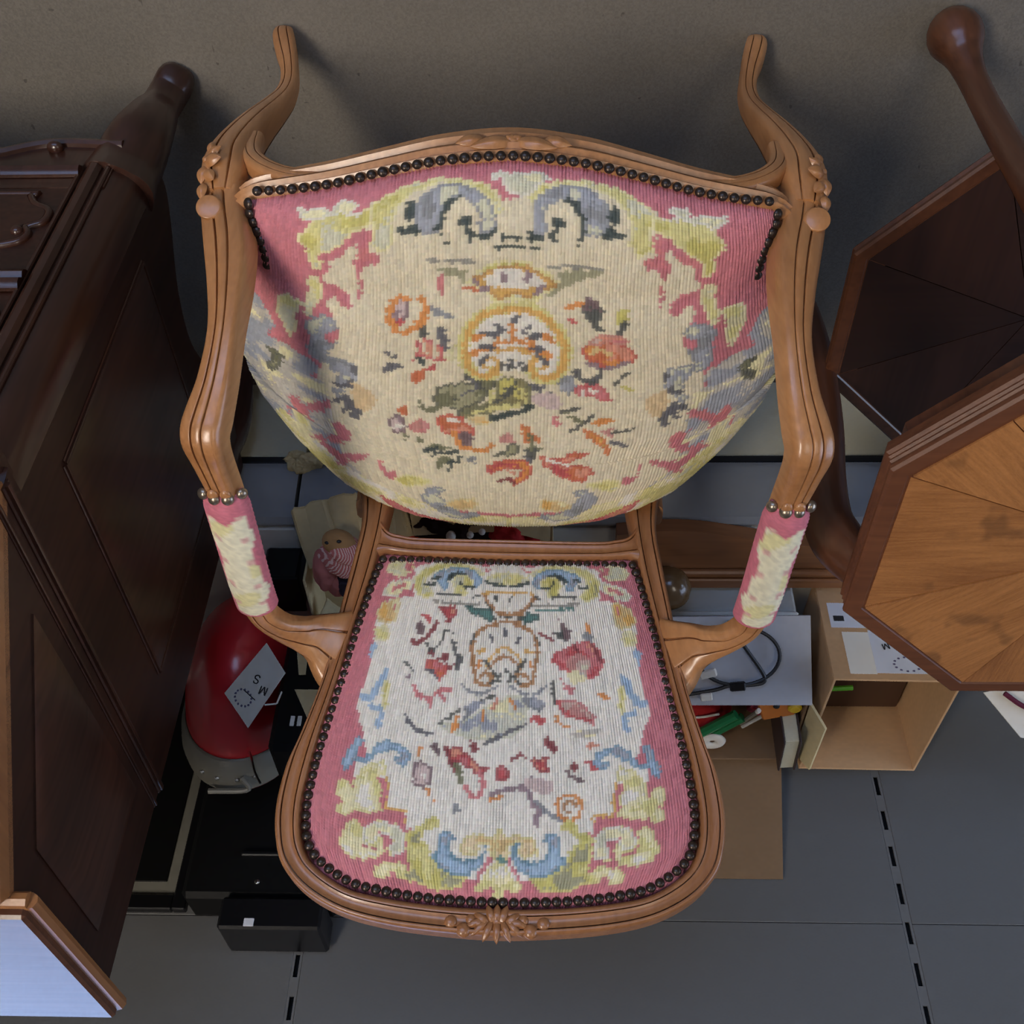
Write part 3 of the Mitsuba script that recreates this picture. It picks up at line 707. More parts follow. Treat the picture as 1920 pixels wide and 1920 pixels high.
# back cushion: rows s up the back, from the bottom rail to the crest
BO = np.array([0, .44, .42]); BU = np.array([0, .1, .54]); BU /= np.linalg.norm(BU); BN = np.array([0, -BU[2], BU[1]])
def on_back(x, s, h=0.0):
    x, s, h = np.broadcast_arrays(np.asarray(x, float), s, h)
    return BO + x[..., None] * [1.0, 0, 0] + s[..., None] * BU + h[..., None] * BN
_bw = np.array([(.0, .166), (.08, .173), (.2, .184), (.3, .1935), (.45, .206), (.6, .216), (.75, .2225), (.86, .226), (.93, .2235), (1.0, .205)])
back_x, back_y = crown(.12, 6.0), crown(.12, 6.0)
def back_grid(t, s):
    rx, ex = back_x(t); ry, ey = back_y(s); v = (ry + 1) / 2
    x = rx * np.interp(v, _bw[:, 0], _bw[:, 1])
    a = np.abs(x)
    sb = np.interp(a, [0, .1, .166], [.0835, .081, .073]); st = np.interp(a, [0, .082, .132, .171, .195, .21, .23], [.516, .513, .506, .496, .484, .468, .44])
    return on_back(x, sb + (st - sb) * v, -.006 + .028 * np.sqrt(np.clip(ex * ey, 0, 1)))

seat_col = paint(SEAT_CHART, 172, 176, 'p')
back_col = paint(BACK_CHART, 138, 142, 'p')
P_SIDE = np.array([0, -.3, 1.0])
m, c = stitched(seat_grid, seat_col, .0008)
ch('seat', m, 'wool', smooth=True, color=c, label='needlepoint seat cover with roses and scrolls on cream')
P_SIDE = BN
m, c = stitched(back_grid, back_col, .0008)
ch('backrest', m, 'wool', smooth=True, color=c, label='needlepoint back panel with flowers and blue scrolls')

# ---- seat rails and legs
def rail(name, path2d, z0, z1, th, mat=beech, lift=0.0):
    """A rail whose outer face follows a plan line; moulded face to the outside."""
    P = even(spline(path2d, 80), 60)
    t = np.gradient(P, axis=0); t /= np.linalg.norm(t, axis=1, keepdims=True); o = np.stack([t[:, 1], -t[:, 0]], 1)
    zb = z0 + lift * np.abs(np.linspace(-1, 1, len(P))) ** 1.6
    prof = [(0.0, 0), (.0, .25), (.004, .33), (-.002, .40), (-.002, .52), (.003, .58), (.005, .72), (.0, .80), (.002, .90), (-.004, .98), (-.010, 1.0), (-th, 1.0), (-th, 0)]
    v = np.array([[[p[0] + q[0] * n[0], p[1] + q[0] * n[1], zl + q[1] * (z1 - zl)] for q in prof] for p, n, zl in zip(P, o, zb)])
    k, mm = len(P), len(prof)
    i, j = np.meshgrid(np.arange(k - 1), np.arange(mm), indexing='ij'); j2 = (j + 1) % mm
    qd = np.stack([i * mm + j, (i + 1) * mm + j, (i + 1) * mm + j2, i * mm + j2], -1).reshape(-1, 4)
    cap = [[0, a + 1, a] for a in range(1, mm - 1)] + [[(k - 1) * mm, (k - 1) * mm + a, (k - 1) * mm + a + 1] for a in range(1, mm - 1)]
    mesh = tm(v.reshape(-1, 3), np.vstack([qd[:, [0, 1, 2]], qd[:, [0, 2, 3]], cap]))
    if mesh.volume < 0: mesh.invert()
    return mesh

front_line = [(-.292, -.008), (-.281, -.0205), (-.263, -.0285), (-.24, -.033), (-.19, -.042), (-.13, -.057), (-.07, -.071), (0, -.078), (.07, -.071), (.13, -.057), (.19, -.042), (.24, -.033), (.263, -.0285), (.281, -.0205), (.292, -.008)]
FR = ch('front_rail', rail('', front_line, .360, .412, .008, lift=.018), beech, smooth=50, label='serpentine front rail carved with leaves')
side_line = np.array([(.300, .02), (.292, .10), (.275, .22), (.225, .34), (.175, .42)])
for s in (1, -1):
    m = rail('', side_line[::-1] if s > 0 else side_line * [-1, 1], .335, .395, .025)
    ch('side_rail', m, beech, smooth=50)
ch('rear_rail', cbox(-.19, .19, .425, .45, .335, .39, .003), beech)

LEG_PATH = [(.3065, -.006, .392), (.3085, -.010, .36), (.310, -.012, .325), (.306, -.009, .28), (.299, -.002, .228), (.291, .006, .178), (.2855, .012, .136), (.285, .0125, .10), (.290, .007, .067), (.298, -.001, .036), (.303, -.006, .014), (.302, -.005, 0)]
LEG_W = [(.0165, .018), (.0245, .0275), (.0225, .026), (.0195, .0225), (.0165, .019), (.0140, .0155), (.0118, .0130), (.0108, .0115), (.0112, .0120), (.0138, .0145), (.0135, .014), (.0095, .0095)]
leaf = []
def leaf_mesh(L, w, h, k=9):
    """A carved leaf lying along +x, bulging along +z."""
    u = np.linspace(0, 1, k); hw = w * np.sin(np.pi * u ** .8) ** .8 + 1e-4
    a = np.linspace(-1, 1, 7)
    v = np.array([[[L * uu, hh * aa, h * np.sqrt(max(0, 1 - aa * aa)) * np.sin(np.pi * min(1, uu * .9 + .08)) - .15 * h * (abs(aa) < .1)] for aa in a] for uu, hh in zip(u, hw)])
    i, j = np.meshgrid(np.arange(k - 1), np.arange(6), indexing='ij'); b = i * 7 + j
    q = np.stack([b, b + 7, b + 8, b + 1], -1).reshape(-1, 4)
    m = tm(v.reshape(-1, 3), np.vstack([q[:, [0, 1, 2]], q[:, [0, 2, 3]]]))
    return m
def place_leaf(o, along, out, L, w, h):
    along = np.asarray(along, float); out = np.asarray(out, float); out /= np.linalg.norm(out)
    along = along - (along @ out) * out; along /= np.linalg.norm(along)
    return moved(leaf_mesh(L, w, h), basis(o, along, np.cross(out, along), out))

for s in (1, -1):
    P = spline(np.array(LEG_PATH) * [s, 1, 1], 70); W = spline(LEG_W, 70)
    m = sweep(P, MOULD, (s, -1, 0), sa=W[:, 0], sb=W[:, 1], normals=np.broadcast_to([s * .05, -.995, 0], P.shape))
    Pf = spline(np.array([(.2905, -.016, .285), (.2875, -.020, .318), (.279, -.0245, .345), (.262, -.0265, .366), (.240, -.0280, .381), (.215, -.0285, .388), (.190, -.0290, .391)]) * [s, 1, 1], 40)
    fil = sweep(Pf, MOULD, (0, -1, 0), sa=np.linspace(.011, .0125, 40), sb=.0105, normals=np.broadcast_to([0, -1.0, 0], Pf.shape))
    lg = ch('leg', join(m, fil), beech, smooth=40, label='cabriole front leg with grooved face')
    lv = []
    for x, y, z, ax, ay, az, L, w in ((.322, -.028, .345, -.25, .1, -1, .017, .005), (.322, -.030, .352, -.9, -.2, -.35, .016, .005), (.324, -.030, .362, -1, -.2, .25, .022, .0075), (.325, -.027, .366, .2, .2, 1, .020, .0068), (.322, -.026, .374, -.7, .1, .8, .020, .0062), (.323, -.020, .388, .05, .25, 1, .019, .0060)):
        lv.append(place_leaf((s * (x + .0015), y - .0025, z), (s * ax, ay, az), (s * .55, -.78, .28), L * 1.1, w * 1.1, .0060))
    ch('carving', join(*lv, moved(ellipsoid(.004, .004, .004), TR(s * .326, -.033, .358))), beech, parent=lg, smooth=60)
    P = spline(np.array([(.186, .445, .42), (.190, .445, .30), (.200, .452, .18), (.212, .478, .08), (.218, .50, 0)]) * [s, 1, 1], 30)
    ch('leg', sweep(P, MOULD, (0, -1, 0), sa=np.linspace(.020, .014, 30), sb=np.linspace(.020, .014, 30)), beech, smooth=40, label='plain splayed back leg')

# ---- back frame: moulding around the panel, open below the bottom rail
outer = np.array([(.203, -.030), (.194, .032), (.2, .094), (.208, .155), (.221, .257), (.239, .328), (.2505, .366), (.2555, .412), (.251, .449), (.239, .478), (.211, .505), (.169, .5255), (.116, .5375), (.05, .544), (0, .546)])
inner = np.array([(.152, -.030), (.160, .030), (.166, .080), (.173, .118), (.189, .189), (.199, .25), (.213, .318), (.2225, .376), (.2255, .413), (.221, .447), (.207, .472), (.171, .496), (.132, .506), (.07, .5135), (0, .516)])
def frame_loft(out_pts, in_pts, n, mat, name, **kw):
    O, I = even(spline(out_pts, 400), n), even(spline(in_pts, 400), n)
    O, I = spline(out_pts, n), spline(in_pts, n)
    prof = [(0, -.012), (0, .010), (.02, .0145), (.07, .0175), (.13, .0185), (.19, .0178), (.205, .0105), (.228, .0105), (.245, .0165), (.32, .0155), (.45, .0143), (.58, .0153), (.660, .0165), (.672, .0105), (.692, .0105), (.708, .0165), (.80, .0172), (.90, .0150), (.96, .010), (1.0, .003), (1.0, -.012)]
    v = np.array([[on_back(*(o + (i - o) * u), h) for u, h in prof] for o, i in zip(O, I)])
    k, mm = n, len(prof)
    i, j = np.meshgrid(np.arange(k - 1), np.arange(mm), indexing='ij'); j2 = (j + 1) % mm
    q = np.stack([i * mm + j, (i + 1) * mm + j, (i + 1) * mm + j2, i * mm + j2], -1).reshape(-1, 4)
    cap = [[0, a, a + 1] for a in range(1, mm - 1)] + [[(k - 1) * mm, (k - 1) * mm + a + 1, (k - 1) * mm + a] for a in range(1, mm - 1)]
    mesh = tm(v.reshape(-1, 3), np.vstack([q[:, [0, 1, 2]], q[:, [0, 2, 3]], cap]))
    if mesh.volume < 0: mesh.invert()
    return mesh
full_o = np.vstack([outer, (outer * [-1, 1])[::-1][1:]]); full_i = np.vstack([inner, (inner * [-1, 1])[::-1][1:]])
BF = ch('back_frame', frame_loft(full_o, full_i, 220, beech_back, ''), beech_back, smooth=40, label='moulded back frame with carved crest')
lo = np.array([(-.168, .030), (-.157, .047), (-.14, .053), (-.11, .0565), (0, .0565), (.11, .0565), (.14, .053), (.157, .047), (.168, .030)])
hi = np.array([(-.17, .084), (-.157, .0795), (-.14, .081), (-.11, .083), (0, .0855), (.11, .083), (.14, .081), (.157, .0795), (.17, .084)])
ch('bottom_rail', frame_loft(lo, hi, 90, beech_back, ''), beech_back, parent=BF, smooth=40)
ch('panel_lining', moved(prism(Polygon(full_i).buffer(.004).intersection(Polygon([(-1, .06), (1, .06), (1, 1), (-1, 1)])), 0, .006), basis(BO - BN * .012, (1, 0, 0), BU, BN * -1 * -1)), 'wool_plain' if 'wool_plain' in scene else plain('wool_plain', (.35, .12, .14), .8), parent=BF)

# ---- arms
for s in (1, -1):
    pts = np.array([(.3075, -.004, .366), (.302, .006, .405), (.2905, .012, .455), (.284, .024, .50), (.281, .041, .55), (.285, .066, .595), (.293, .088, .622), (.2965, .098, .634), (.2965, .110, .640), (.2945, .135, .640), (.2905, .172, .640), (.289, .19, .64)]) * [s, 1, 1]
    w = np.array([(.0240, .0255), (.0245, .0235), (.0245, .021), (.021, .019), (.0165, .016), (.018, .0165), (.0215, .0175), (.022, .0175), (.0215, .0165), (.0185, .0155), (.0165, .0145), (.016, .014)])
    P, W = spline(pts, 110), spline(w, 110)
    ar = ch('arm', sweep(P, MOULD_ARM, (s * .25, -1, 0), sa=W[:, 0], sb=W[:, 1]), beech, smooth=40, label='scrolled arm support rising from the front leg')
    # rosette and scroll carving
    ch('carving', moved(lathe([(0, 0), (.013, 0), (.0135, .003), (.012, .0048), (.004, .0054), (0, .0054)], 24), basis((s * .3125, -.0135, .4185), (0, .55, .83), (s * -1, 0, 0), (s * .45, -.74, .50))), beech, parent=ar, smooth=50)
    sc = [moved(ellipsoid(.006, .007, .004), TR(s * .291 + dx, .168, .6545)) for dx in (-.0065, .0065)]
    ch('carving', join(*sc), beech, parent=ar, smooth=60)
    e = on_back(.203, .212, .002)
    pts = np.array([(.2875, .352, .6415), (.2865, .375, .641), (.281, .398, .640), (.266, .422, .637), (.246, .440, .633), (.226, .455, .629), e]) * [s, 1, 1]
    w = np.array([(.017, .0135), (.0165, .0135), (.0158, .013), (.0165, .0125), (.0215, .0125), (.033, .0125), (.056, .012)])
    P, W = spline(pts, 60), spline(w, 60)
    bl = np.linspace(0, 1, 60)[:, None] ** 1.3
    nn = (1 - bl) * np.array([0, 0, 1.0]) + bl * (BN + np.array([s * .12, 0, 0]))
    r2 = ch('arm_rear', sweep(P, MOULD, (0, 0, 1), sa=W[:, 0], sb=W[:, 1], normals=nn), beech, smooth=40, label='arm end curving into the back frame')
    P = spline(np.array([(.2905, .172, .640), (.290, .20, .641), (.289, .25, .642), (.2885, .31, .642), (.2875, .355, .641), (.287, .372, .640)]) * [s, 1, 1], 72)
    u = np.linspace(0, 1, 72); bulge = np.minimum(1, np.sqrt(np.clip(np.minimum(u / .16, (1 - u) / .10), 0, 1) * 1.0) * .35 + .65)
    k = 36; ang = np.arange(k) * 2 * np.pi / k
    prof = np.stack([np.cos(ang), np.where(np.sin(ang) > 0, np.sin(ang), .55 * np.sin(ang))], 1)
    m = sweep(P, prof, (0, 0, 1), sa=.0245 * bulge, sb=.0205 * bulge, caps=True)
    uu = np.r_[np.repeat(u, k), 0, 1]; aa = np.r_[np.tile(ang, 72), np.pi / 2, np.pi / 2]
    cream = np.array(WOOL['c']); pink = np.array(WOOL['p']); yel = np.array(WOOL['y'])
    rp = np.random.default_rng(8); ph = rp.uniform(0, 6, 4); side_ = np.cos(aa) * s
    edge_ = .80 + .10 * np.sin(19 * uu + ph[0]) + .05 * np.sin(41 * uu + ph[1])
    isc = (uu > .22 + .03 * np.sin(5 * aa)) & (uu < .85 - .03 * np.cos(2 * aa)) & (np.abs(np.cos(aa)) < edge_ + .12 * (np.sin(aa) < 0) * -4)
    slit = isc & (np.abs(((uu * 7.5 + .12 * side_) % 1) - .5) < .11) & (np.abs(side_) > .38) & (np.abs(side_) < .72)
    pale = np.array(lin(214, 208, 180)); yel = np.array(lin(208, 200, 150))
    c = np.where(isc[:, None], pale, pink); c = np.where((isc & (np.sin(13 * uu + 2.2 * aa + ph[2]) + .6 * np.sin(29 * uu) > .75))[:, None], yel, c); c = np.where(slit[:, None], .55 * pink + .45 * pale, c)
    c = c * np.random.default_rng(5).uniform(.86, 1.1, (len(c), 1))
    v = np.array(m.vertices); n = np.array(m.vertex_normals); am = .0004 * np.where((np.arange(len(v)) % 2) ^ ((np.arange(len(v)) // k) % 2), 1, -1)
    pd = ch('arm_pad', tm(v + n * am[:, None], m.faces), 'wool', smooth=True, color=np.clip(c, 0, 1), label='pink and cream needlepoint arm pad')
    ch('arm_block', cbox(-.016, .016, -.010, .010, -.010, .010, .003).apply_transform(TR(s * .2865, .385, .629) @ RZ(s * 22)), beech, parent=ar)
    for dx in (-.0205, -.0075, .0065, .0195):
        nail((s * .2905 + dx, .1735, .640 + .0165 * math.sqrt(max(.02, 1 - (dx / .0225) ** 2))), (dx * 35, -.35, .8), .0064, pd, nail_shape_bright)

# ---- nails
fl = even(spline([(x, y) for x, y in front_line], 300), 42)
for x, y in even(spline([(-.262, -.029), (-.227, -.032), (-.18, -.040), (-.13, -.054), (-.07, -.068), (0, -.0745), (.07, -.068), (.13, -.054), (.18, -.040), (.227, -.032), (.262, -.029)], 300), 45):
    nail((x, y - .003, .4145), (0, -.75, .66), .0051)
for s in (1, -1):
    for x, y, z in even(spline([(.272, -.020, .419), (.272, -.008, .421), (.268, .006, .425), (.264, .020, .428), (.262, .034, .429), (.262, .048, .428)], 60), 8):
        nail((s * x, y, z), (s * .6, -.3, .7), .0060)
ring = np.array([(.161, .0885), (.170, .118), (.1845, .189), (.1945, .25), (.2085, .318), (.2178, .376), (.2205, .413), (.216, .446), (.203, .467), (.168, .4905), (.130, .5005), (.07, .508), (0, .5105)])
ring = np.vstack([ring, (ring * [-1, 1])[::-1][1:]])
for x, q in even(spline(ring, 900), 104):
    nail(on_back(x, q, .0125), BN, .0055)
for x, q in even([(-.148, .0885), (0, .0905), (.148, .0885)], 27): nail(on_back(x, q, .0115), BN, .0056)

# ---- crest and front carving
def fan(o, x, y, out, petals, mat, parent, bead=()):
    o = np.asarray(o, float); ms = [place_leaf(o + np.asarray(x) * dx + np.asarray(y) * dy, np.asarray(x) * ax + np.asarray(y) * ay, out, L, w, h) for dx, dy, ax, ay, L, w, h in petals]
    ms += [moved(ellipsoid(r, r, r * .7, 2), basis(o + np.asarray(x) * dx + np.asarray(y) * dy, x, y, out)) for dx, dy, r in bead]
    return ch('carving', join(*ms), mat, parent=parent, smooth=60)
X1 = np.array([1.0, 0, 0])
pet = []
for a in np.linspace(-70, 70, 7): pet.append((.012 * math.sin(math.radians(a)), -.010, math.sin(math.radians(a)), math.cos(math.radians(a)), .026, .0048, .006))
for a in (-100, -125, 100, 125, 160, 180, 200): pet.append((.010 * math.sin(math.radians(a)), -.004, math.sin(math.radians(a)), math.cos(math.radians(a)), .022, .0055, .006))
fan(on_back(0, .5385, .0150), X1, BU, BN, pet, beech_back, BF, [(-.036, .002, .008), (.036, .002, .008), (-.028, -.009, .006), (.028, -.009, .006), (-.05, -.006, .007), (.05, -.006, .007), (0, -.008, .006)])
fo = np.array([0, -.6, .8])
pet = [(.0, 0, 1, .25, .045, .010, .007), (0, 0, -1, .25, .045, .010, .007), (.03, -.004, 1, .35, .030, .009, .006), (-.03, -.004, -1, .35, .030, .009, .006), (.0, .004, .5, -1, .016, .006, .006), (.0, .004, -.5, -1, .016, .006, .006)]
fan((0, -.0795, .391), X1, np.array([0, .0, 1.0]), np.array([0, -1.0, 0.0]), pet, beech, FR, [(0, 0, .0065)])

# ------------------------------------------------------------------ slant-front bureau on the chair's other side
BXL, BXR, BYF, BYB = .48, 1.34, .672, 1.2155      # its side stands at x = BXL
BU_ = thing('writing_bureau', 'dark oak slant-front writing bureau with carved drawers beside the armchair', 'bureau')
def yz_plate(pts, x0, x1, c=0.0):
    """A plate standing across x from an outline in (y, z)."""
    return moved(prism(Polygon(pts), 0, x1 - x0), basis((x0, 0, 0), (0, 1, 0), (0, 0, 1), (1, 0, 0)))
side = [(BYF + .012, .235), (BYF + .012, .735), (.690, .757), (.944, 1.022), (BYB, 1.022), (BYB, .23)]
apron = spline([(BYB, .215), (1.10, .20), (1.02, .225), (.93, .265), (.85, .255), (.78, .215), (.742, .198), (BYF + .044, .20)], 50)
body = Polygon([tuple(p) for p in apron] + [(BYF + .044, .735), (BYF + .012, .735), (.690, .757), (.944, 1.022), (BYB, 1.022)])
obj('side_panel', moved(prism(body, 0, .022), basis((BXL, 0, 0), (0, 1, 0), (0, 0, 1), (1, 0, 0))), oak_dark, BU_)
def raised(poly, x, depth, inset):
    """A fielded panel: flat middle proud of its bevelled edge."""
    a, b = Polygon(poly), Polygon(poly).buffer(-inset, join_style=2)
    A, Bp = np.array(a.exterior.coords)[:-1], np.array(b.exterior.coords)[:-1]
    if len(A) != len(Bp): Bp = A + (np.array(a.centroid.coords[0]) - A) * .15
    k0 = int(np.argmin(np.linalg.norm(Bp - A[0], axis=1))); Bp = np.roll(Bp, -k0, 0)
    if len(A) > 2 and np.linalg.norm(Bp[1] - A[1]) > np.linalg.norm(Bp[-1] - A[1]): Bp = np.roll(Bp[::-1], 1, 0)
    return hull([(x, *p) for p in A] + [(x - .002, *p) for p in A] + [(x - depth, *p) for p in Bp] + [(x + .004, *p) for p in A])
def yz_bar(p0, p1, r, x, prof=None):
    return sweep(np.linspace((x, *p0), (x, *p1), 3), prof or [(-1, 0), (-1, .25), (-.75, .5), (-.45, .4), (-.4, .9), (0, 1), (.4, .9), (.45, .4), (.75, .5), (1, .25), (1, 0)], (-1, 0, 0), sa=r, sb=r * .8)
def moulding(poly, r, x, closed=True):
    pts = list(poly) + ([poly[0]] if closed else [])
    return join(*[yz_bar(a, b, r, x) for a, b in zip(pts[:-1], pts[1:])])
lowp = [(.752, .335), (1.118, .335), (1.118, .662), (.762, .655)]
obj('lower_panel', raised(lowp, BXL, .006, .03), oak_gloss, BU_, label='fielded lower side panel')
obj('panel_moulding', moulding(lowp, .005, BXL), oak_gloss, BU_)
uppp = [(.800, .806), (.838, .842), (.956, .967), (1.146, .970), (1.146, .806)]
obj('upper_panel', raised([(.806, .806), (.957, .966), (1.146, .970), (1.146, .806)], BXL, .007, .022), oak_gloss, BU_, label='fielded upper side panel')
for dz, r in ((.0, .007), (.022, .004)):
    obj('side_moulding', yz_bar((.688, .752 + dz), (BYB, .768 + dz), r, BXL), oak_gloss, BU_)
# rounded corner stile and front
st = [(0, 0)] + [(.046 * math.cos(a), .046 * math.sin(a)) for a in np.linspace(0, math.pi / 2, 9)]
obj('corner_stile', moved(prism(Polygon([(BXL + .046 - .046 * math.sin(a), BYF + .046 - .046 * math.cos(a)) for a in np.linspace(0, math.pi / 2, 10)] + [(BXL + .046, BYF + .046)]), .205, .735), np.eye(4)), oak_gloss, BU_, smooth=40)
obj('stile_moulding', join(*[tube([(BXL + .050 + d, BYF - .001, .262), (BXL + .050 + d, BYF - .001, .72)], r) for d, r in ((0, .0085), (.016, .003), (-.015, .003))]), oak_gloss, BU_)
fa = spline([(BXL + .03, .205), (.60, .20), (.66, .222), (.72, .232), (.80, .216), (.86, .192), (.91, .186), (.96, .192), (1.02, .216), (1.10, .232), (1.16, .222), (1.22, .20), (BXR - .03, .205)], 80)
obj('front_apron', moved(prism(Polygon([tuple(p) for p in fa] + [(BXR - .03, .30), (BXL + .03, .30)]), 0, .02), basis((0, BYF + .02, 0), (1, 0, 0), (0, 0, 1), (0, -1, 0))), oak_gloss, BU_, label='shaped front apron')
obj('apron_bead', tube([(p[0], BYF - .001, p[1] + .006) for p in fa], .0065), oak_gloss, BU_)
obj('apron_carving', join(*[moved(ellipsoid(.014 * k, .008, .010 * k), TR(.915 + dx, BYF - .004, .205 + dz)) for dx, dz, k in ((0, 0, 1.2), (.02, .01, .8), (-.02, .01, .8), (.04, .004, .7), (-.04, .004, .7), (-.325, .014, .0001 + .7), (.235, .014, .7))]), oak_gloss, BU_)
for z0, z1 in ((.268, .470), (.484, .598), (.606, .720)):
    d = obj('drawer', cbox(BXL + .064, BXR - .064, BYF + .001, BYF + .02, z0, z1, .002), oak_dark_y, BU_)
    fr = [(BXL + .064, z0 + .004), (BXR - .064, z0 + .004), (BXR - .064, z1 + .004), (BXL + .064, z1 + .004)]
    bars = [sweep(np.linspace((a[0], BYF - .001, a[1]), (b[0], BYF - .001, b[1]), 3), [(-1, 0), (-1, .4), (-.4, .9), (.2, 1), (.8, .6), (1, 0)], (0, -1, 0), sa=.0085, sb=.010) for a, b in zip(fr[2:3] + fr[:1], fr[3:4] + fr[1:2])]
    obj('drawer_moulding', join(*bars), oak_gloss, d)
    zm = (z0 + z1) / 2
    half = [(.0, -.050), (.16, -.050), (.318, -.050), (.322, -.046), (.332, -.030), (.350, -.018), (.354, -.004), (.350, .008), (.336, .016), (.342, .028), (.338, .040), (.322, .048), (.27, .058), (.14, .070), (0, .074)]
    cart = np.array(half + [(-a, b) for a, b in half[::-1][1:-1]])
    P = spline(cart, 120, True)
    P3 = np.stack([.91 + P[:, 0], np.full(120, BYF + .0005), zm - .004 + P[:, 1] * (z1 - z0) / .202], 1)
    sc = [moved(ellipsoid(.007, .006, .007), TR(.91 + s * .330, BYF - .003, zm + .022 * (z1 - z0) / .202)) for s in (1, -1)]
    obj('cartouche', join(sweep(P3, circle(8), (0, -1, 0), sa=.0048, sb=.0055, closed=True), *sc), oak_gloss, d, smooth=60, label='carved cartouche moulding')
    obj('drawer_field', moved(prism(Polygon([tuple(p) for p in P3[:, [0, 2]]]).buffer(-.004), 0, .004), basis((0, BYF + .001, 0), (1, 0, 0), (0, 0, 1), (0, -1, 0))), oak_dark_y, d)
obj('lock_plate', moved(ellipsoid(.0035, .002, .005), TR(.521, BYF + .0035, .655)), nail_bright, BU_, label='small metal peg')
# fall front, its edge, and the top
n_s = np.array([0, -.7225, .6914]); sl = np.array([0, .6914, .7225])
fall = cbox(0, .8, 0, .376, 0, .020, .002)
obj('fall_front', moved(fall, basis((BXL + .012, .684, .752), (1, 0, 0), sl, n_s)), oak_dark_y, BU_, label='sloping fall front')
light_oak = wood('worn_oak_edge', (.16, .06, .022), (.32, .14, .05), 1, 60, 3.0, .3, .5)
obj('fall_edge', moved(cbox(-.006, .006, .0, .372, -.012, .018, .003), basis((BXL + .006, .684, .752), (1, 0, 0), sl, n_s)), light_oak, BU_, label='worn golden edge of the fall front')
obj('desk_rail', cbox(BXL + .004, BXR - .004, BYF - .006, BYF + .05, .722, .744, .004), oak_dark_y, BU_)
obj('top_board', cbox(BXL - .0145, BXR + .012, (.9485), BYB + .008, 1.014, 1.034, .003), plain('polished_top', mikit.proc(wood_fn((.05, .02, .012), (.12, .05, .028), 0, 60, 6.0)), .15, .25), BU_, label='polished top board')
obj('top_edge', join(tube([(BXL - .0145, .9485, 1.018), (BXL - .0145, BYB + .008, 1.018)], .008), tube([(BXL - .0145, .9485, 1.018), (BXR, .9485, 1.018)], .008)), light_oak, BU_)
obj('carcass', cbox(BXL + .02, BXR, BYF + .018, BYB, .26, .73, .002), oak_dark, BU_)
obj('carcass', yz_plate([(.70, .74), (.946, 1.012), (BYB, 1.012), (BYB, .74)], BXL + .02, BXR), oak_dark, BU_)
def bureau_leg(x, y, sx, sy):
    P = spline([(x, y, .262), (x, y, .215), (x + sx * .014, y + sy * .012, .165), (x + sx * .019, y + sy * .013, .115), (x + sx * .018, y + sy * .008, .065), (x + sx * .024, y + sy * .010, .030), (x + sx * .036, y + sy * .018, .012), (x + sx * .037, y + sy * .019, 0)], 40)
    w = spline([(.05, .05), (.046, .046), (.042, .042), (.035, .035), (.027, .027), (.0265, .0265), (.027, .027), (.023, .023)], 40)[:, 0]
    a = np.arange(20) * 2 * np.pi / 20; pr = np.stack([np.sign(np.cos(a)) * np.abs(np.cos(a)) ** .7, np.sign(np.sin(a)) * np.abs(np.sin(a)) ** .7], 1)
    return sweep(P, pr, (sx, sy, 0), sa=w * .92, sb=w * .92)
for x, y, sx, sy in ((BXL + .042, BYF + .040, -.6, -1), (BXR - .042, BYF + .040, 1, -1), (BXL + .042, BYB - .035, -.6, .3), (BXR - .042, BYB - .035, 1, .3)):
    obj('leg', bureau_leg(x, y, sx, sy), oak_gloss, BU_, smooth=50, label='dark cabriole leg' if y < 1 and x < 1 else None)

# ------------------------------------------------------------------ octagonal two-tier table
OX, OY, OZ, OR = -.621, .907, .64, .308
OT = thing('octagonal_table', 'octagonal wooden side table with wedge veneered top and lower shelf, left of the shelving boxes', 'table')
def octa(R, k=8, off=22.5): return [(OX + R * math.cos(math.radians(off + 45 * i)), OY + R * math.sin(math.radians(off + 45 * i))) for i in range(k)]
def oct_ring(prof, mat, name, parent, label=None):
    """prof: (radius, z), outermost loop; mitred at the corners."""
    prof = np.asarray(prof, float); mm = len(prof)
    v = np.array([[(OX + r * math.cos(math.radians(22.5 + 45 * i)), OY + r * math.sin(math.radians(22.5 + 45 * i)), zz) for r, zz in prof] for i in range(8)])
    f = []
    for i in range(8):
        for j in range(mm):
            a, b, c, d = i * mm + j, ((i + 1) % 8) * mm + j, ((i + 1) % 8) * mm + (j + 1) % mm, i * mm + (j + 1) % mm
            f += [(a, b, c), (a, c, d)]
    mesh = tm(v.reshape(-1, 3), f)
    if mesh.volume < 0: mesh.invert()
    return obj(name, mesh, mat, parent, smooth=20, label=label)
oct_ring([(.262, OZ - .002), (.285, OZ - .002), (.287, OZ), (.304, OZ), (.307, OZ - .003), (.307, OZ - .007), (.303, OZ - .010), (.303, OZ - .012), (.3055, OZ - .014), (.303, OZ - .0165), (.303, OZ - .018), (.3055, OZ - .020), (.303, OZ - .0225), (.303, OZ - .024), (.306, OZ - .027), (.300, OZ - .043), (.262, OZ - .043)], table_edge, 'top_rim', OT, 'reeded octagonal rim')
ven = []
for k, (d, l, sd) in enumerate(((( .20, .070, .020), (.42, .175, .052), 0), ((.24, .088, .024), (.46, .195, .060), 3), ((.17, .058, .018), (.38, .155, .046), 7))):
    ven.append((d, l, sd))
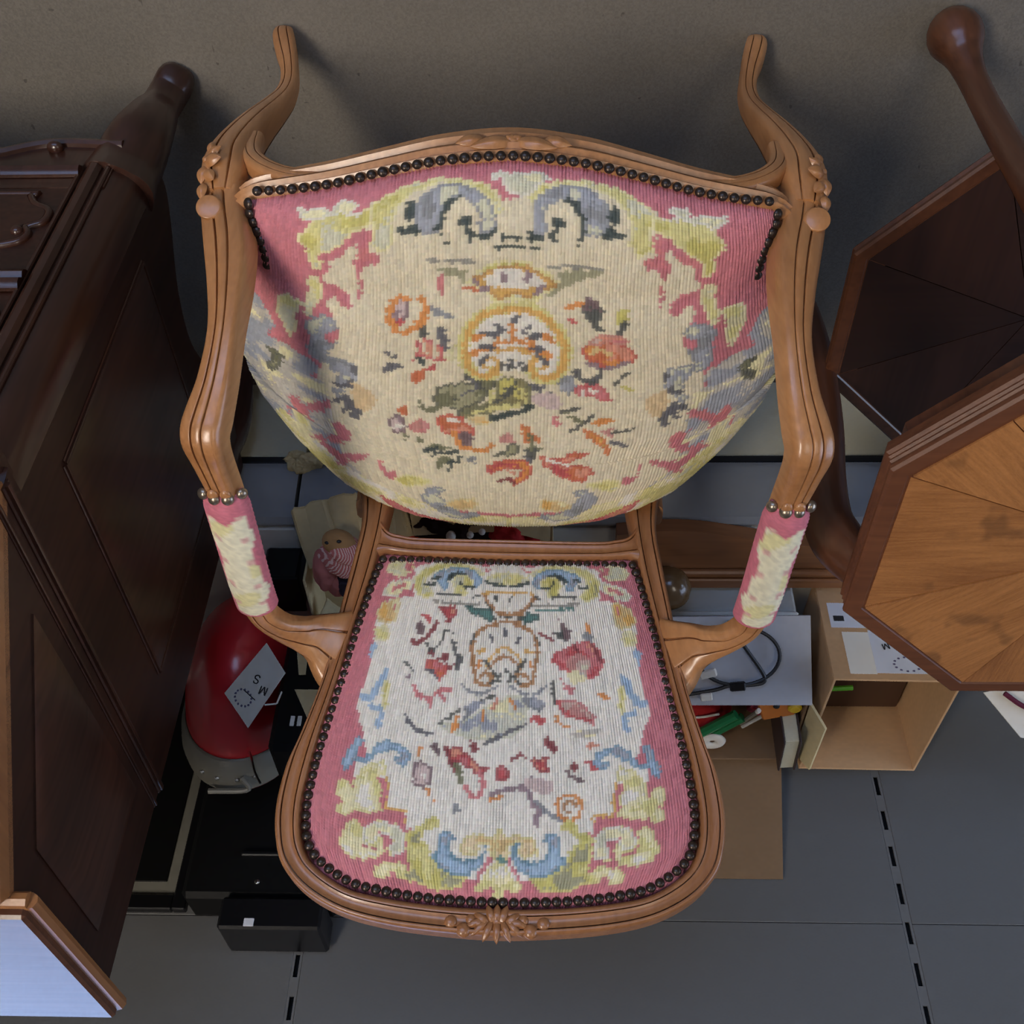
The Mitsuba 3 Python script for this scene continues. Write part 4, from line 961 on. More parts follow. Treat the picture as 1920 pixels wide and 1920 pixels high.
def veneer_mat(k):
    d, l, sd = ven[k % 3]; a = math.radians(45 * k)
    ca, sa = math.cos(a), math.sin(a)
    def fn(p, n, uv):
        u, w = (p.x - OX) * ca + (p.y - OY) * sa, -(p.x - OX) * sa + (p.y - OY) * ca
        b = fbm(u * 7 + sd, w * 22, 3.0, 3); g = fbm(u * 30, w * 420 + 6 * b, sd, 2); f = fbm(u * 300, w * 900, sd, 2); s = smoothstep(.62, .8, fbm(p.x * 26 + sd, p.y * 26, 5.0, 3))
        return mix(mix(d, l, dr.clip(.75 * b + .5 * g + .25 * f - .2, 0, 1)), (.06, .025, .012), .45 * s)
    return plain(f'veneer_{k}', mikit.proc(fn), .42, .45, coat=.25)
top = obj('table_top', prism(Polygon(octa(.286)), OZ - .03, OZ - .006), table_edge, OT)
for k in range(8):
    a0, a1 = math.radians(45 * k - 22.5), math.radians(45 * k + 22.5); r = .2835; e = .0009
    tri = Polygon([(OX, OY), (OX + r * math.cos(a0), OY + r * math.sin(a0)), (OX + r * math.cos(a1), OY + r * math.sin(a1))]).buffer(-e, join_style=2)
    lift = .0008 * ((k * 5) % 3)
    if k == 7:
        half = [tri.intersection(Polygon([(OX, OY)] + [(OX + .5 * math.cos(a), OY + .5 * math.sin(a)) for a in (p, q)])).buffer(-.0006) for p, q in ((a0 - .2, (a0 + a1) / 2), ((a0 + a1) / 2, a1 + .2))]
    else: half = [tri]
    for t_ in half: obj('veneer', prism(t_, OZ - .006, OZ - .0012 + lift), veneer_mat(k), top, smooth=False)
apr = oct_ring([(.245, OZ - .043), (.268, OZ - .043), (.268, OZ - .085), (.262, OZ - .09), (.245, OZ - .09)], table_leg, 'apron', OT)
LZ = .255
oct_ring([(.22, LZ - .002), (.246, LZ - .002), (.248, LZ), (.262, LZ), (.265, LZ - .003), (.264, LZ - .008), (.261, LZ - .011), (.264, LZ - .015), (.258, LZ - .024), (.22, LZ - .024)], table_leg, 'shelf_rim', OT, 'moulded rim of the lower shelf')
shf = obj('lower_shelf', prism(Polygon(octa(.247)), LZ - .02, LZ - .006), table_leg, OT)
dk = [wood(f'shelf_veneer_{k}', (.010, .004, .003), (.030 + .012 * k, .011 + .004 * k, .006 + .002 * k), k % 2, 60, 3.0 * k, .45, .1, .4) for k in range(3)]
for k in range(8):
    a0, a1 = math.radians(45 * k - 22.5), math.radians(45 * k + 22.5); r = .2445
    tri = Polygon([(OX, OY), (OX + r * math.cos(a0), OY + r * math.sin(a0)), (OX + r * math.cos(a1), OY + r * math.sin(a1))]).buffer(-.0006, join_style=2)
    obj('veneer', prism(tri, LZ - .006, LZ - .0015), dk[k % 3], shf, smooth=False)
for a in (-67.5, 22.5, 112.5, 202.5):
    c, s = math.cos(math.radians(a)), math.sin(math.radians(a))
    R = [(.262, .597), (.283, .565), (.298, .525), (.300, .49), (.291, .43), (.277, .36), (.268, .29), (.263, .22), (.262, .16), (.266, .10), (.275, .06), (.284, .035), (.287, .016), (.282, .0)]
    w = [.028, .031, .032, .029, .024, .0205, .0185, .0175, .017, .0175, .022, .032, .034, .026]
    P = spline([(OX + r * c, OY + r * s, zz) for r, zz in R], 70); W = spline([(q, q) for q in w], 70)[:, 0]
    obj('leg', sweep(P, circle(18), (c, s, 0), sa=W, sb=W), table_leg, OT, smooth=60, label='cabriole leg with pad foot')

# ------------------------------------------------------------------ things on the shelf
def card_fn(rgb, seed=0.0, amt=.12):
    def fn(p, n, uv):
        s = fbm(p.x * 180 + seed, p.y * 180, p.z * 180, 2) - .5; b = fbm(p.x * 12 + seed, p.y * 12, p.z * 12, 3) - .5
        return mi.Color3f(*rgb) * (1 + amt * s + 1.6 * amt * b)
    return fn
plain('cardboard', mikit.proc(card_fn((.47, .29, .155))), .8, .2)
plain('cardboard_pale', mikit.proc(card_fn((.52, .42, .23), 4.0)), .75, .2)
plain('cardboard_grey', mikit.proc(card_fn((.40, .40, .42), 2.0, .06)), .7, .25)
plain('cardboard_brown', mikit.proc(card_fn((.20, .125, .07), 7.0)), .8, .2)
plain('paper_white', (.68, .65, .58), .7, .3)
plain('label_white', (.58, .60, .66), .5, .4)
plain('ink', (.012, .012, .014), .6)
plain('ink_blue', (.10, .09, .16), .6)
plain('black_plastic', (.005, .005, .006), .3, .3)
plain('black_matt', (.004, .004, .004), .5, .15)
plain('red_gloss', (.55, .022, .028), .22, .5, coat=.8)
plain('red_cloth', (.40, .02, .02), .85, .2, sheen=.3)
plain('grey_trim', (.17, .16, .13), .4, .4)
plain('chrome', (.75, .74, .70), .15, .8, metallic=1.0)

def shell_box(x0, x1, y0, y1, z0, z1, th, tilt=0.0, pivot=None):
    """Five thin walls, open on top."""
    return [cbox(x0, x1, y0, y0 + th, z0, z1, .0008), cbox(x0, x1, y1 - th, y1, z0, z1, .0008), cbox(x0, x0 + th, y0 + th, y1 - th, z0, z1, .0008), cbox(x1 - th, x1, y0 + th, y1 - th, z0, z1, .0008), cbox(x0, x1, y0, y1, z0, z0 + th, .0008)]

# open carton with paper labels
def carton(key, o, rot, w, d, h, mat, names=('front_wall', 'rear_wall', 'side_wall', 'side_wall', 'bottom')):
    M = TR(*o) @ RZ(rot)
    for nme, m in zip(names, shell_box(0, w, 0, d, 0, h, .004)): obj(nme, m, mat, key, M=M)
    return M
OC = thing('open_carton', 'open tan cardboard carton with white paper labels, beside the octagonal table', 'box')
MC = carton(OC, (-.612, 1.388, SZ), -1.5, .192, .27, .186, 'cardboard')
def front_sticker(name, x0, x1, z0, z1, mat, parent, M, label=None, skew=0):
    return obj(name, moved(cbox(0, x1 - x0, -.0006, 0, 0, z1 - z0, .0002), TR(x0, -.0001, z0) @ RY(skew)), mat, parent, M=M, label=label)
front_sticker('upper_label', .105, .180, .045, .092, 'label_white', OC, MC, 'white label with a black square hole mark')
obj('label_mark', cbox(.158, .174, -.0012, -.0004, .070, .080, .0002), 'ink', OC, M=MC)
front_sticker('tape', .126, .166, .100, .176, 'paper_white', OC, MC, 'strip of white tape', 0)
front_sticker('price_label', .030, .126, .096, .174, 'label_white', OC, MC, 'pale price label with a blurred round stamp')
def flat_text(text, h, z0, x0, M, mat, parent, name, flip=False):
    m = meshkit.text_mesh(text, h)
    if not isinstance(m, trimesh.Trimesh): m = tm(m[0], m[1])
    v = np.array(m.vertices); v = v - v.min(0); v[:, 2] *= .0006 / max(1e-9, v[:, 2].max())
    return obj(name, tm(v, m.faces), mat, parent, M=M, smooth=False)
def ring_dots(cx, cz, r, n, rr, M, mat, parent, y=-.0012, name='stamp'):
    return obj(name, join(*[moved(ellipsoid(rr, .0004, rr * .8, 1), TR(cx + r * math.cos(a), y, cz + .62 * r * math.sin(a))) for a in np.linspace(0, 2 * math.pi, n, endpoint=False)]), mat, parent, M=M)
FRONTM = lambda x, z: basis((x, -.0014, z), (1, 0, 0), (0, 0, 1), (0, -1, 0))
flat_text('5 M', .010, 0, 0, MC @ FRONTM(.088, .118) @ RZ(12), 'ink', OC, 'writing')
ring_dots(.078, .158, .020, 13, .0021, MC, 'ink_blue', OC)
pn = thing('green_pen', 'bright green pen lying inside the open carton', 'pen')
obj('barrel', tube([(-.50, 1.555, .4), (-.42, 1.56, .402)], .0045), plain('green_bright', (.12, .5, .03), .4), pn)
obj('tip', tube([(-.42, 1.56, .402), (-.408, 1.561, .402)], .002), 'ink', pn)
cr = thing('brown_book', 'dark brown book lying flat at the bottom of the open carton', 'book')
obj('cover', cbox(-.595, -.45, 1.42, 1.64, .316, .385, .003), plain('book_brown', (.06, .028, .015), .6), cr)
obj('pages', cbox(-.592, -.449, 1.418, 1.62, .32, .381, .002), 'cardboard_brown', cr)

# grey-white carton of oddments, its front flap folded out with a cable on it
GC = thing('grey_carton', 'grey-white carton of oddments with its front flap folded down, cable on top', 'box')
MG = carton(GC, (-.395, 1.45, SZ), 0, .26, .175, .186, 'cardboard_brown')
def sheet(quad, th, mat, name, parent, label=None, n=10, sag=0.0):
    """A thin sheet over four corners, sagging in the middle."""
    q = np.asarray(quad, float); u, v = np.meshgrid(np.linspace(0, 1, n), np.linspace(0, 1, n))
    P = ((1 - u) * (1 - v))[..., None] * q[0] + (u * (1 - v))[..., None] * q[1] + (u * v)[..., None] * q[2] + ((1 - u) * v)[..., None] * q[3]
    nn = np.cross(q[1] - q[0], q[3] - q[0]); nn /= np.linalg.norm(nn)
    P = P - nn * (sag * 16 * u * (1 - u) * v * (1 - v))[..., None]
    A = P.reshape(-1, 3); Bv = A - nn * th
    i, j = np.meshgrid(np.arange(n - 1), np.arange(n - 1), indexing='ij'); a = (i * n + j).ravel()
    f = np.vstack([np.stack([a, a + 1, a + n + 1], 1), np.stack([a, a + n + 1, a + n], 1)])
    f = np.vstack([f, f[:, ::-1] + n * n])
    rim = np.r_[np.arange(n), np.arange(1, n) * n + n - 1, (n * n - 2 - np.arange(n - 1)), np.arange(n - 2, 0, -1) * n]
    r2 = np.roll(rim, -1); f = np.vstack([f, np.stack([rim, rim + n * n, r2], 1), np.stack([r2, rim + n * n, r2 + n * n], 1)])
    mesh = tm(np.vstack([A, Bv]), f)
    if mesh.volume < 0: mesh.invert()
    return obj(name, mesh, mat, parent, label=label, smooth=40)
sheet([(-.392, 1.342, SZ + .100), (-.150, 1.342, SZ + .104), (-.138, 1.452, SZ + .190), (-.400, 1.452, SZ + .188)], .004, 'cardboard_grey', 'front_flap', GC, 'front flap folded outward', sag=.012)
sheet([(-.397, 1.452, SZ + .186), (-.397, 1.60, SZ + .186), (-.412, 1.585, SZ + .225), (-.416, 1.465, SZ + .222)], .004, 'cardboard_pale', 'side_flap', GC, 'side flap standing up')
BXW = thing('white_box', 'low white box under the carton flap on the shelf', 'box')
obj('body', cbox(-.385, -.13, 1.385, 1.445, SZ, SZ + .060, .004), 'shelf_white', BXW)
obj('lid', cbox(-.387, -.128, 1.383, 1.447, SZ + .060, SZ + .067, .003), 'paper_white', BXW)
zf = lambda y: SZ + .0865 + (y - 1.3) * .55
cab = thing('black_cable', 'thin black coiled cable with a white plug end on the grey carton flap', 'cable')
lp = [(-.285 + .062 * math.cos(a), 1.388 + .036 * math.sin(a), SZ + .143 + .028 * math.sin(a)) for a in np.linspace(.5, 5.3, 44)]
obj('cord', tube(lp, .0028), 'rubber_black', cab)
obj('cord', tube(spline([(-.268, 1.345, SZ + .109), (-.29, 1.372, SZ + .130), (-.322, 1.408, SZ + .158), (-.324, 1.420, SZ + .168), (-.300, 1.424, SZ + .171), (-.275, 1.424, SZ + .171), (-.25, 1.430, SZ + .176), (-.20, 1.436, SZ + .182)], 50), .0030), 'rubber_black', cab)
obj('plug', moved(cbox(-.013, .013, -.006, .006, -.004, .004, .0015), TR(-.240, 1.408, SZ + .161) @ RZ(25) @ RX(38)), 'paper_white', cab, label='white plug')
obj('clip', moved(cbox(-.009, .009, -.006, .006, -.004, .004, .0015), TR(-.238, 1.436, SZ + .184) @ RZ(10) @ RX(38)), 'paper_white', cab, label='white cable clip')
obj('junction', moved(cbox(-.012, .012, -.007, .007, -.004, .004, .002), TR(-.285, 1.424, SZ + .173) @ RZ(8) @ RX(38)), 'black_plastic', cab)
# oddments in the carton
def rod(name, label, cat, p0, p1, r, mat, cap=None):
    t = thing(name, label, cat); obj('barrel', tube(np.linspace(p0, p1, 3), r), mat, t)
    p0, p1 = np.array(p0), np.array(p1); obj('cap', tube(np.linspace(p1, p1 + (p1 - p0) * .12, 3), r * 1.12), cap or mat, t); return t
plain('green_dark', (.01, .14, .045), .35, .5); plain('orange_plastic', (.50, .16, .03), .4); plain('magenta', (.25, .02, .05), .5); plain('blue_dark', (.02, .03, .12), .4); plain('yellow_plastic', (.62, .42, .02), .4)
rod('green_marker', 'thick dark green marker leaning in the grey carton', 'marker', (-.292, 1.500, .486), (-.225, 1.560, .494), .008, 'green_dark')
rod('green_marker', 'second dark green marker lying behind the first in the carton', 'marker', (-.305, 1.518, .480), (-.240, 1.580, .487), .008, 'green_dark')
rod('pale_pen', 'slim pale pen among the oddments in the grey carton', 'pen', (-.305, 1.54, .478), (-.322, 1.485, .490), .0035, 'grey_trim', 'paper_white')
rod('pale_pen', 'short pale pen crossing the magenta packet', 'pen', (-.31, 1.555, .475), (-.335, 1.51, .482), .003, 'shelf_white')
t = thing('red_bag', 'red cloth bag at the back of the grey carton', 'bag'); obj('pouch', wobble(moved(ellipsoid(.062, .050, .055, 4), TR(-.238, 1.565, .430)), .03, 26), 'red_cloth', t, smooth=True); obj('drawstring', tube(spline([(-.27, 1.525, .470), (-.24, 1.525, .476), (-.21, 1.53, .473)], 12), .002), 'paper_white', t)
t = thing('white_ring', 'white plastic ring tag lying on the red bag', 'ring'); a = np.linspace(0, 2 * math.pi, 24, endpoint=False); obj('hoop', sweep(np.stack([-.262 + .013 * np.cos(a), 1.572 + .013 * np.sin(a), .492 + 0 * a], 1), circle(10), (0, 0, 1), sa=.009, sb=.004, closed=True), 'paper_white', t, smooth=True)
t = thing('orange_block', 'orange plastic block with a black dot in the grey carton', 'toy'); obj('body', moved(cbox(-.026, .026, -.02, .02, -.012, .012, .003), TR(-.352, 1.482, .478) @ RZ(20) @ RX(12)), 'orange_plastic', t); obj('dot', moved(ellipsoid(.005, .005, .003), TR(-.350, 1.471, .489)), 'ink', t)
t = thing('magenta_packet', 'dull magenta packet in the grey carton', 'packet'); obj('body', moved(cbox(-.024, .024, -.016, .016, -.009, .009, .004), TR(-.345, 1.545, .445) @ RZ(-35)), 'magenta', t); obj('seam', moved(cbox(-.024, .024, -.001, .001, .009, .0105, .0003), TR(-.345, 1.545, .445) @ RZ(-35)), 'red_cloth', t)
t = thing('yellow_counter', 'small yellow plastic counter in the corner of the grey carton', 'counter'); obj('body', moved(lathe([(0, 0), (.011, 0), (.011, .012), (.008, .015), (0, .015)]), TR(-.378, 1.472, .480)), 'yellow_plastic', t)
t = thing('dark_book', 'dark book standing in the grey carton, cream page edge upward', 'book')
MB = TR(-.378, 1.548, SZ + .135) @ RZ(6) @ RX(-10)
obj('pages', moved(cbox(-.011, .011, -.062, .062, -.08, .078, .001), MB), 'cream_steel', t, label='cream page block'); obj('cover', join(moved(cbox(.011, .014, -.065, .065, -.08, .082, .001), MB), moved(cbox(-.014, -.011, -.065, .065, -.08, .082, .001), MB)), plain('book_dark', (.035, .022, .022), .5), t)
t = thing('cardboard_sheet', 'brown cardboard sheet leaning on the grey back panel behind the chair', 'cardboard')
sheet([(-.405, 1.634, SZ), (-.13, 1.634, SZ), (-.14, 1.694, .668), (-.37, 1.694, .668)], .003, 'cardboard_brown', 'panel', t, n=8, sag=.004)
obj('fold', tube([(-.395, 1.656, .45), (-.14, 1.656, .45)], .0012), 'cardboard_brown', t)

# wooden drawer with a round knob lying on the shelf
t = thing('wooden_drawer', 'mid-brown wooden drawer front with a round knob, lying between chair and table', 'drawer')
wd = wood('drawer_wood', (.13, .05, .02), (.27, .115, .045), 0, 60, 5.0, .4, .25)
fp = spline([(-.46, 1.270), (-.36, 1.268), (-.29, 1.252), (-.22, 1.238), (-.16, 1.236), (-.10, 1.245)], 40)
obj('front', prism(Polygon([tuple(p) for p in fp] + [(-.10, 1.372), (-.46, 1.372)]), SZ, SZ + .024), wd, t)
obj('moulding', cbox(-.46, -.10, 1.322, 1.331, SZ + .024, SZ + .034, .003), wd, t); obj('moulding', cbox(-.46, -.10, 1.345, 1.352, SZ + .024, SZ + .030, .002), wd, t)
obj('knob', moved(lathe([(0, 0), (.012, 0), (.012, .012), (.02, .018), (.031, .03), (.034, .045), (.030, .06), (.018, .07), (0, .073)], 28), TR(-.180, 1.330, SZ + .022) @ RX(12)), plain('knob_wood', (.10, .055, .02), .22, .6, coat=.7), t, smooth=60, label='dark polished round knob')

# torn carton with dressed-up things
TC = thing('torn_carton', 'torn pale cardboard carton of dolls and red things on the shelf behind the armchair seat', 'box')
for nme, m in (('rear_wall', cbox(-.005, .372, 1.495, 1.50, SZ, SZ + .10, .001)), ('side_wall', cbox(-.005, -.001, 1.245, 1.496, SZ, SZ + .07, .001)), ('side_wall', cbox(.368, .372, 1.285, 1.496, SZ, SZ + .08, .001)), ('bottom', cbox(-.005, .372, 1.21, 1.50, SZ + .001, SZ + .005, .001))):
    obj(nme, m, 'cardboard_pale', TC)
r = np.random.default_rng(4)
def torn_sheet(inner, outer, n, amp, th, mat, name):
    """A flap between two edges; the outer edge is torn."""
    u = np.linspace(0, 1, n)[:, None]; A = even(spline(inner, 60), n); B = even(spline(outer, 60), n) + np.stack([r.normal(0, amp, n), r.normal(0, amp, n), r.normal(0, amp * .5, n)], 1)
    Mid = (A + B) / 2 + [0, 0, .004]
    rows = [A, Mid, B]; V = np.vstack(rows); V2 = V - [0, 0, th]; f = []
    for k in range(2):
        for i in range(n - 1):
            a, b, c, d = k * n + i, k * n + i + 1, (k + 1) * n + i + 1, (k + 1) * n + i
            f += [(a, b, c), (a, c, d), (a + 3 * n, c + 3 * n, b + 3 * n), (a + 3 * n, d + 3 * n, c + 3 * n)]
    for i in range(n - 1): f += [(2 * n + i, 2 * n + i + 1, 5 * n + i + 1), (2 * n + i, 5 * n + i + 1, 5 * n + i), (i, 3 * n + i + 1, i + 1), (i, 3 * n + i, 3 * n + i + 1)]
    return obj(name, tm(np.vstack([V, V2]), f), mat, TC, smooth=25)
torn_sheet([(.365, 1.288, SZ + .055), (.32, 1.262, SZ + .055), (.268, 1.228, SZ + .054), (.20, 1.216, SZ + .050)], [(.388, 1.206, SZ + .012), (.345, 1.196, SZ + .002), (.30, 1.190, SZ - .006), (.215, 1.190, SZ - .004)], 36, .0022, .004, 'cardboard_pale', 'flap')
torn_sheet([(.20, 1.216, SZ + .050), (.13, 1.212, SZ + .048), (.06, 1.212, SZ + .048), (.0, 1.228, SZ + .052)], [(.213, 1.190, SZ - .002), (.13, 1.188, SZ + .0), (.06, 1.188, SZ + .002), (-.002, 1.195, SZ + .01)], 36, .0016, .004, 'cardboard_pale', 'flap')
torn_sheet([(.345, 1.345, SZ + .07), (.33, 1.36, SZ + .075), (.315, 1.37, SZ + .075)], [(.362, 1.37, SZ + .09), (.345, 1.395, SZ + .095), (.318, 1.40, SZ + .09)], 14, .002, .004, 'cardboard_pale', 'flap')
t = thing('rag_doll', 'rag doll in a pink striped dress with a tan face, in the torn carton', 'doll')
plain('doll_skin', (.34, .19, .08), .8, .2, sheen=.2); plain('dark_cloth', (.022, .018, .028), .9, .1, sheen=.3)
def stripe_fn(p, n, uv):
    w = dr.sin((p.x * 1.0 + p.z * .8 - p.y * .5 + .02 * fbm(p.x * 20, p.y * 20, p.z * 20)) * 1300)
    return mix((.42, .13, .12), (.62, .42, .38), smoothstep(.0, .5, w))
plain('stripe_cloth', mikit.proc(stripe_fn), .9, .2, sheen=.3)
plain('pink_cloth', (.42, .14, .12), .9, .2, sheen=.3)
obj('head', moved(ellipsoid(.025, .021, .018, 3), TR(.308, 1.212, SZ + .066) @ RZ(-25)), 'doll_skin', t, smooth=True)
obj('eye', moved(ellipsoid(.0035, .0025, .0025), TR(.304, 1.196, SZ + .078)), 'ink', t); obj('eye', moved(ellipsoid(.0035, .0025, .0025), TR(.322, 1.200, SZ + .077)), 'ink', t)
obj('collar', wobble(moved(ellipsoid(.032, .016, .018, 3), TR(.292, 1.226, SZ + .076) @ RZ(-30)), .012, 60), 'stripe_cloth', t, smooth=True)
obj('dress', wobble(moved(ellipsoid(.036, .034, .026, 4), TR(.308, 1.246, SZ + .066)), .022, 34), 'stripe_cloth', t, smooth=True)
obj('sleeve', wobble(moved(ellipsoid(.018, .042, .020, 3), TR(.338, 1.272, SZ + .070)), .014, 44), 'pink_cloth', t, smooth=True)
obj('sleeve', wobble(moved(ellipsoid(.016, .026, .016, 3), TR(.322, 1.302, SZ + .072)), .014, 44), 'pink_cloth', t, smooth=True)
t = thing('dark_cloth', 'dark violet cloth bundle beside the rag doll', 'cloth'); obj('fold', wobble(moved(ellipsoid(.028, .034, .026, 4), TR(.290, 1.292, SZ + .074)), .02, 40), 'dark_cloth', t, smooth=True); obj('hem', tube(spline([(.272, 1.268, SZ + .094), (.290, 1.266, SZ + .101), (.310, 1.27, SZ + .096)], 14), .002), 'dark_cloth', t)
t = thing('glass_bead', 'clear bead lying on the torn flap beside the arm of the chair', 'bead', 'beads by the torn flap'); obj('ball', moved(ellipsoid(.008, .008, .008, 3), TR(.341, 1.385, SZ + .10)), 'chrome', t, smooth=True); obj('hole', moved(ellipsoid(.0025, .0025, .0085), TR(.341, 1.385, SZ + .10)), 'ink', t)
t = thing('glass_bead', 'small bright bead next to the larger clear bead', 'bead', 'beads by the torn flap'); obj('ball', moved(ellipsoid(.005, .005, .005, 3), TR(.362, 1.385, SZ + .10)), 'chrome', t, smooth=True); obj('hole', moved(ellipsoid(.0018, .0018, .0055), TR(.362, 1.385, SZ + .10)), 'ink', t)
t = thing('red_ball', 'smooth red plastic ball in the torn carton', 'ball'); obj('body', moved(ellipsoid(.055, .040, .036, 4), TR(.190, 1.262, SZ + .032)), plain('red_plastic', (.52, .02, .015), .4), t, smooth=True); obj('seam', moved(ellipsoid(.0553, .002, .0363, 3), TR(.190, 1.262, SZ + .032)), 'red_gloss', t, smooth=True)
t = thing('fur_scraps', 'dark brown fuzzy scraps in the torn carton behind the seat', 'scraps')
obj('scrap', wobble(moved(ellipsoid(.075, .022, .022, 4), TR(.150, 1.222, SZ + .030)), .030, 70), plain('brown_fur', (.020, .010, .009), .9, .1, sheen=.5), t, smooth=True)
obj('scrap', wobble(moved(ellipsoid(.04, .03, .025, 4), TR(.095, 1.250, SZ + .028)), .026, 70), 'brown_fur', t, smooth=True)
for x, y, rb in ((.117, 1.214, .0055), (.099, 1.207, .005), (.145, 1.216, .008)):
    obj('bead', moved(ellipsoid(rb, rb, rb), TR(x, y, SZ + .050)), 'paper_white', t, smooth=True)
t = thing('red_scarf', 'crumpled red cloth hanging over the torn carton edge', 'cloth'); obj('fold', wobble(moved(ellipsoid(.030, .030, .026, 4), TR(.062, 1.228, SZ + .040)), .03, 40, 2), 'red_cloth', t, smooth=True); obj('knot', wobble(moved(ellipsoid(.014, .012, .012, 3), TR(.030, 1.232, SZ + .045)), .01, 60), 'red_cloth', t, smooth=True)
t = thing('crumpled_paper', 'crumpled tan paper wad stuck on the shelf front behind the seat', 'paper'); obj('wad', wobble(moved(ellipsoid(.027, .014, .017, 4), TR(.384, 1.209, .212) @ RY(15)), .03, 60, 5), 'cardboard_pale', t, smooth=15); obj('corner', moved(hull([(0, 0, 0), (.02, .004, .004), (.006, .014, .003), (.004, .002, .012)]), TR(.398, 1.205, .205)), 'cardboard_pale', t)

# red helmet with its price tag
t = thing('red_helmet', 'glossy red helmet with a grey riveted rim, next to the bureau', 'helmet')
HC = np.array([.492, 1.520, .450]); ax = np.array([-.10, -.95, -.26]); ax /= np.linalg.norm(ax); hx = np.cross(ax, [0, 0, 1.0]); hx /= np.linalg.norm(hx); hy = np.cross(hx, ax)
if hy[2] < 0: hx, hy = -hx, -hy
prof = [(math.cos(a) ** .7, .175 * math.sin(a) ** .95) for a in np.linspace(0, math.pi / 2 - .002, 28)] + [(0, .175)]
SXR, SYR = .094, .138
MH = basis(HC, hx * SXR, hy * SYR, ax)
def helm(pr): m = lathe(pr, 56); return moved(m, MH)
obj('dome', helm(prof), 'red_gloss', t, smooth=60, label='glossy red dome')
obj('rim', helm([(.90, -.060), (1.06, -.056), (1.10, -.035), (1.085, -.012), (1.045, .004), (1.01, .006), (.92, -.004)]), 'grey_trim', t, smooth=50, label='grey padded rim')
obj('lining', helm([(0, -.012), (.90, -.012), (.92, -.055), (.98, -.066), (1.04, -.060)]), 'red_cloth', t, smooth=50)
for a in (1.2, 1.45, 1.75, 2.0, 4.2): obj('rivet', moved(ellipsoid(.004, .004, .003), TR(*(HC + hx * SXR * 1.1 * math.cos(a) + hy * SYR * 1.1 * math.sin(a) - ax * .026))), 'chrome', t)
obj('strap', tube(spline([HC + hx * .02 + hy * SYR * 1.09 - ax * .02, HC + hx * .03 + hy * SYR * 1.16 - ax * .035, HC - hx * .03 + hy * SYR * 1.15 - ax * .045], 14), .0045), 'grey_trim', t)
obj('buckle', tube(spline([(.456, 1.47, .575), (.448, 1.465, .592), (.440, 1.465, .612), (.430, 1.468, .628)], 16), .002), 'chrome', t, label='chrome strap hook')
PT = thing('price_tag', 'white cardboard price tag with handwriting and a round stamp on the red helmet', 'tag')
A_, B_, C_, D_ = [np.array(p) for p in ((0.417, 1.318, 0.480), (0.383, 1.326, 0.527), (0.432, 1.362, 0.597), (0.475, 1.354, 0.544))]
sheet([D_, C_, B_, A_], .0008, 'paper_white', 'card', PT, n=6)
# the writing runs along the card, from its far corner A_ - B_ edge towards C_ - D_
ux = (D_ - A_) / np.linalg.norm(D_ - A_); un = np.cross(ux, B_ - A_); un *= -np.sign(un[1]) / np.linalg.norm(un); uy = np.cross(un, ux)
MT = basis(A_ + un * .0012, ux, uy, un)
flat_text('S', .013, 0, 0, MT @ TR(.040, .030, 0) @ RZ(-70), 'ink', PT, 'writing'); flat_text('M', .012, 0, 0, MT @ TR(.046, .052, 0) @ RZ(-70), 'ink', PT, 'writing')
for q in np.linspace(0, 2 * math.pi, 14, endpoint=False): obj('stamp_mark', moved(ellipsoid(.0018, .0018, .0003, 1), MT @ TR(.080 + .011 * math.cos(q), .030 + .015 * math.sin(q), 0)), 'ink_blue', PT)
obj('stroke', moved(cbox(.0705, .0718, .022, .048, -.0002, .0004, .0001), MT), 'ink', PT)

# black cases and boxes in the dark corner by the bureau
t = thing('black_suitcase', 'black case with a white outline logo beside the red helmet', 'case')
obj('body', cbox(.295, .395, 1.345, 1.48, SZ + .105, .64, .008), 'black_matt', t)
LG = TR(0, 1.3435, 0)
for a, b in (((.388, .548), (.392, .568)), ((.392, .568), (.415 - .006, .570))): obj('logo_line', moved(tube(np.array([(a[0], 0, a[1]), (b[0], 0, b[1])]), .0013), LG), 'paper_white', t)
for a in (.352, .362): obj('logo_bar', moved(cbox(a, a + .006, -.001, .001, .588, .604, .0005), LG @ TR(0, 0, 0)), 'paper_white', t, label='white logo bar')
t = thing('black_crate', 'black box low on the shelf between the torn carton and the helmet', 'box')
obj('body', cbox(.385, .442, 1.30, 1.38, SZ, SZ + .06, .004), 'black_plastic', t); obj('lid', cbox(.383, .444, 1.298, 1.382, SZ + .06, SZ + .066, .002), 'black_matt', t)
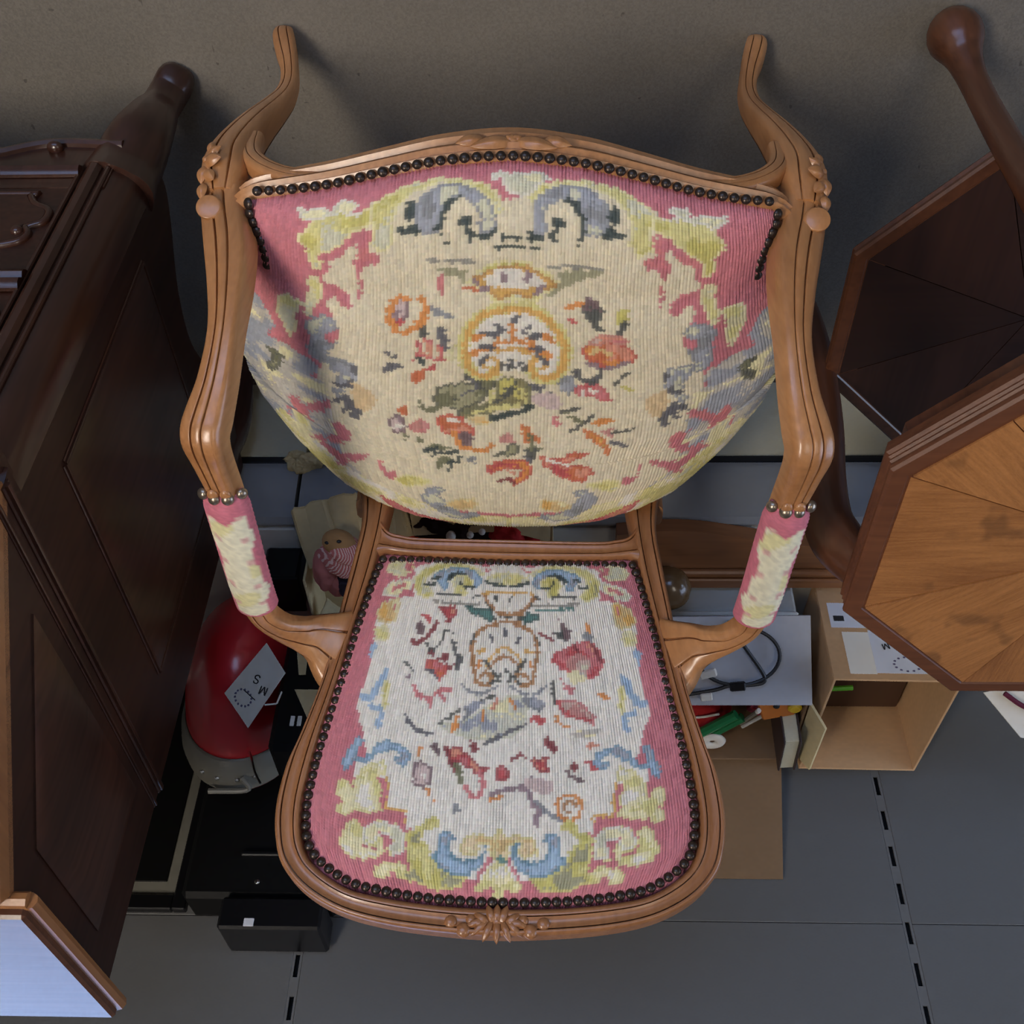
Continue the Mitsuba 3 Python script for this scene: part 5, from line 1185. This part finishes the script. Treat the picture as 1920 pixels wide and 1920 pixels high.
t = thing('yellow_folder', 'pale yellow paper folder edge behind the arm of the chair', 'folder'); obj('sheet', moved(hull([(.369, 0, .546), (.330, 0, .546), (.330, 0, .60), (.339, 0, .602), (.369, .002, .546), (.330, .002, .546), (.330, .002, .60), (.339, .002, .602)]), TR(0, 1.34, 0)), 'cardboard_pale', t); obj('tab', moved(hull([(.379, 0, .466), (.360, 0, .466), (.357, 0, .520), (.367, 0, .520), (.379, .002, .466), (.360, .002, .466), (.357, .002, .52), (.367, .002, .52)]), TR(0, 1.34, 0)), 'cardboard_pale', t)
t = thing('black_printer', 'tall black printer with a white sticker at the back of the shelf', 'printer')
obj('body', cbox(.330, .562, 1.61, 1.69, SZ, .742, .008), 'black_matt', t); obj('tray', cbox(.338, .492, 1.595, 1.69, .747, .795, .004), 'black_plastic', t); obj('ledge', cbox(.335, .478, 1.600, 1.62, .672, .680, .002), 'black_plastic', t)
obj('sticker', cbox(.437, .452, 1.5935, 1.5955, .780, .792, .0005), 'label_white', t, label='small white sticker'); obj('screw', moved(ellipsoid(.004, .002, .004), TR(.447, 1.6095, .718)), 'chrome', t)
t = thing('picture_frame', 'dark picture frame with a grey mount standing against the back wall by the bureau', 'picture frame')
MP = TR(.590, 1.672, SZ)
obj('mount', moved(cbox(0, .2, 0, .004, 0, .405, .001), MP), plain('mount_grey', (.15, .145, .12), .7), t, label='grey mount'); obj('picture', moved(cbox(.018, .2, -.003, .0, 0, .384, .001), MP), 'black_matt', t); obj('frame', moved(cbox(-.022, 0, -.008, .008, 0, .43, .002), MP), 'black_plastic', t); obj('frame', moved(cbox(0, .2, -.008, .008, .406, .43, .002), MP), 'black_plastic', t)
t = thing('striped_cloth', 'white cloth with a burgundy stripe behind the octagonal table', 'cloth')
sheet([(-.685, 1.50, .443), (-.93, 1.47, .40), (-.95, 1.60, .50), (-.742, 1.545, .497)], .003, 'paper_white', 'fold', t, n=10, sag=.006)
obj('stripe', tube(spline([(-.715, 1.493, .449), (-.745, 1.505, .466), (-.80, 1.525, .477), (-.87, 1.54, .482)], 20), .004), plain('burgundy', (.10, .006, .03), .8), t)
obj('stack', wobble(moved(ellipsoid(.10, .07, .06, 3), TR(-.85, 1.51, SZ + .06)), .02, 20), 'black_matt', t, smooth=True)
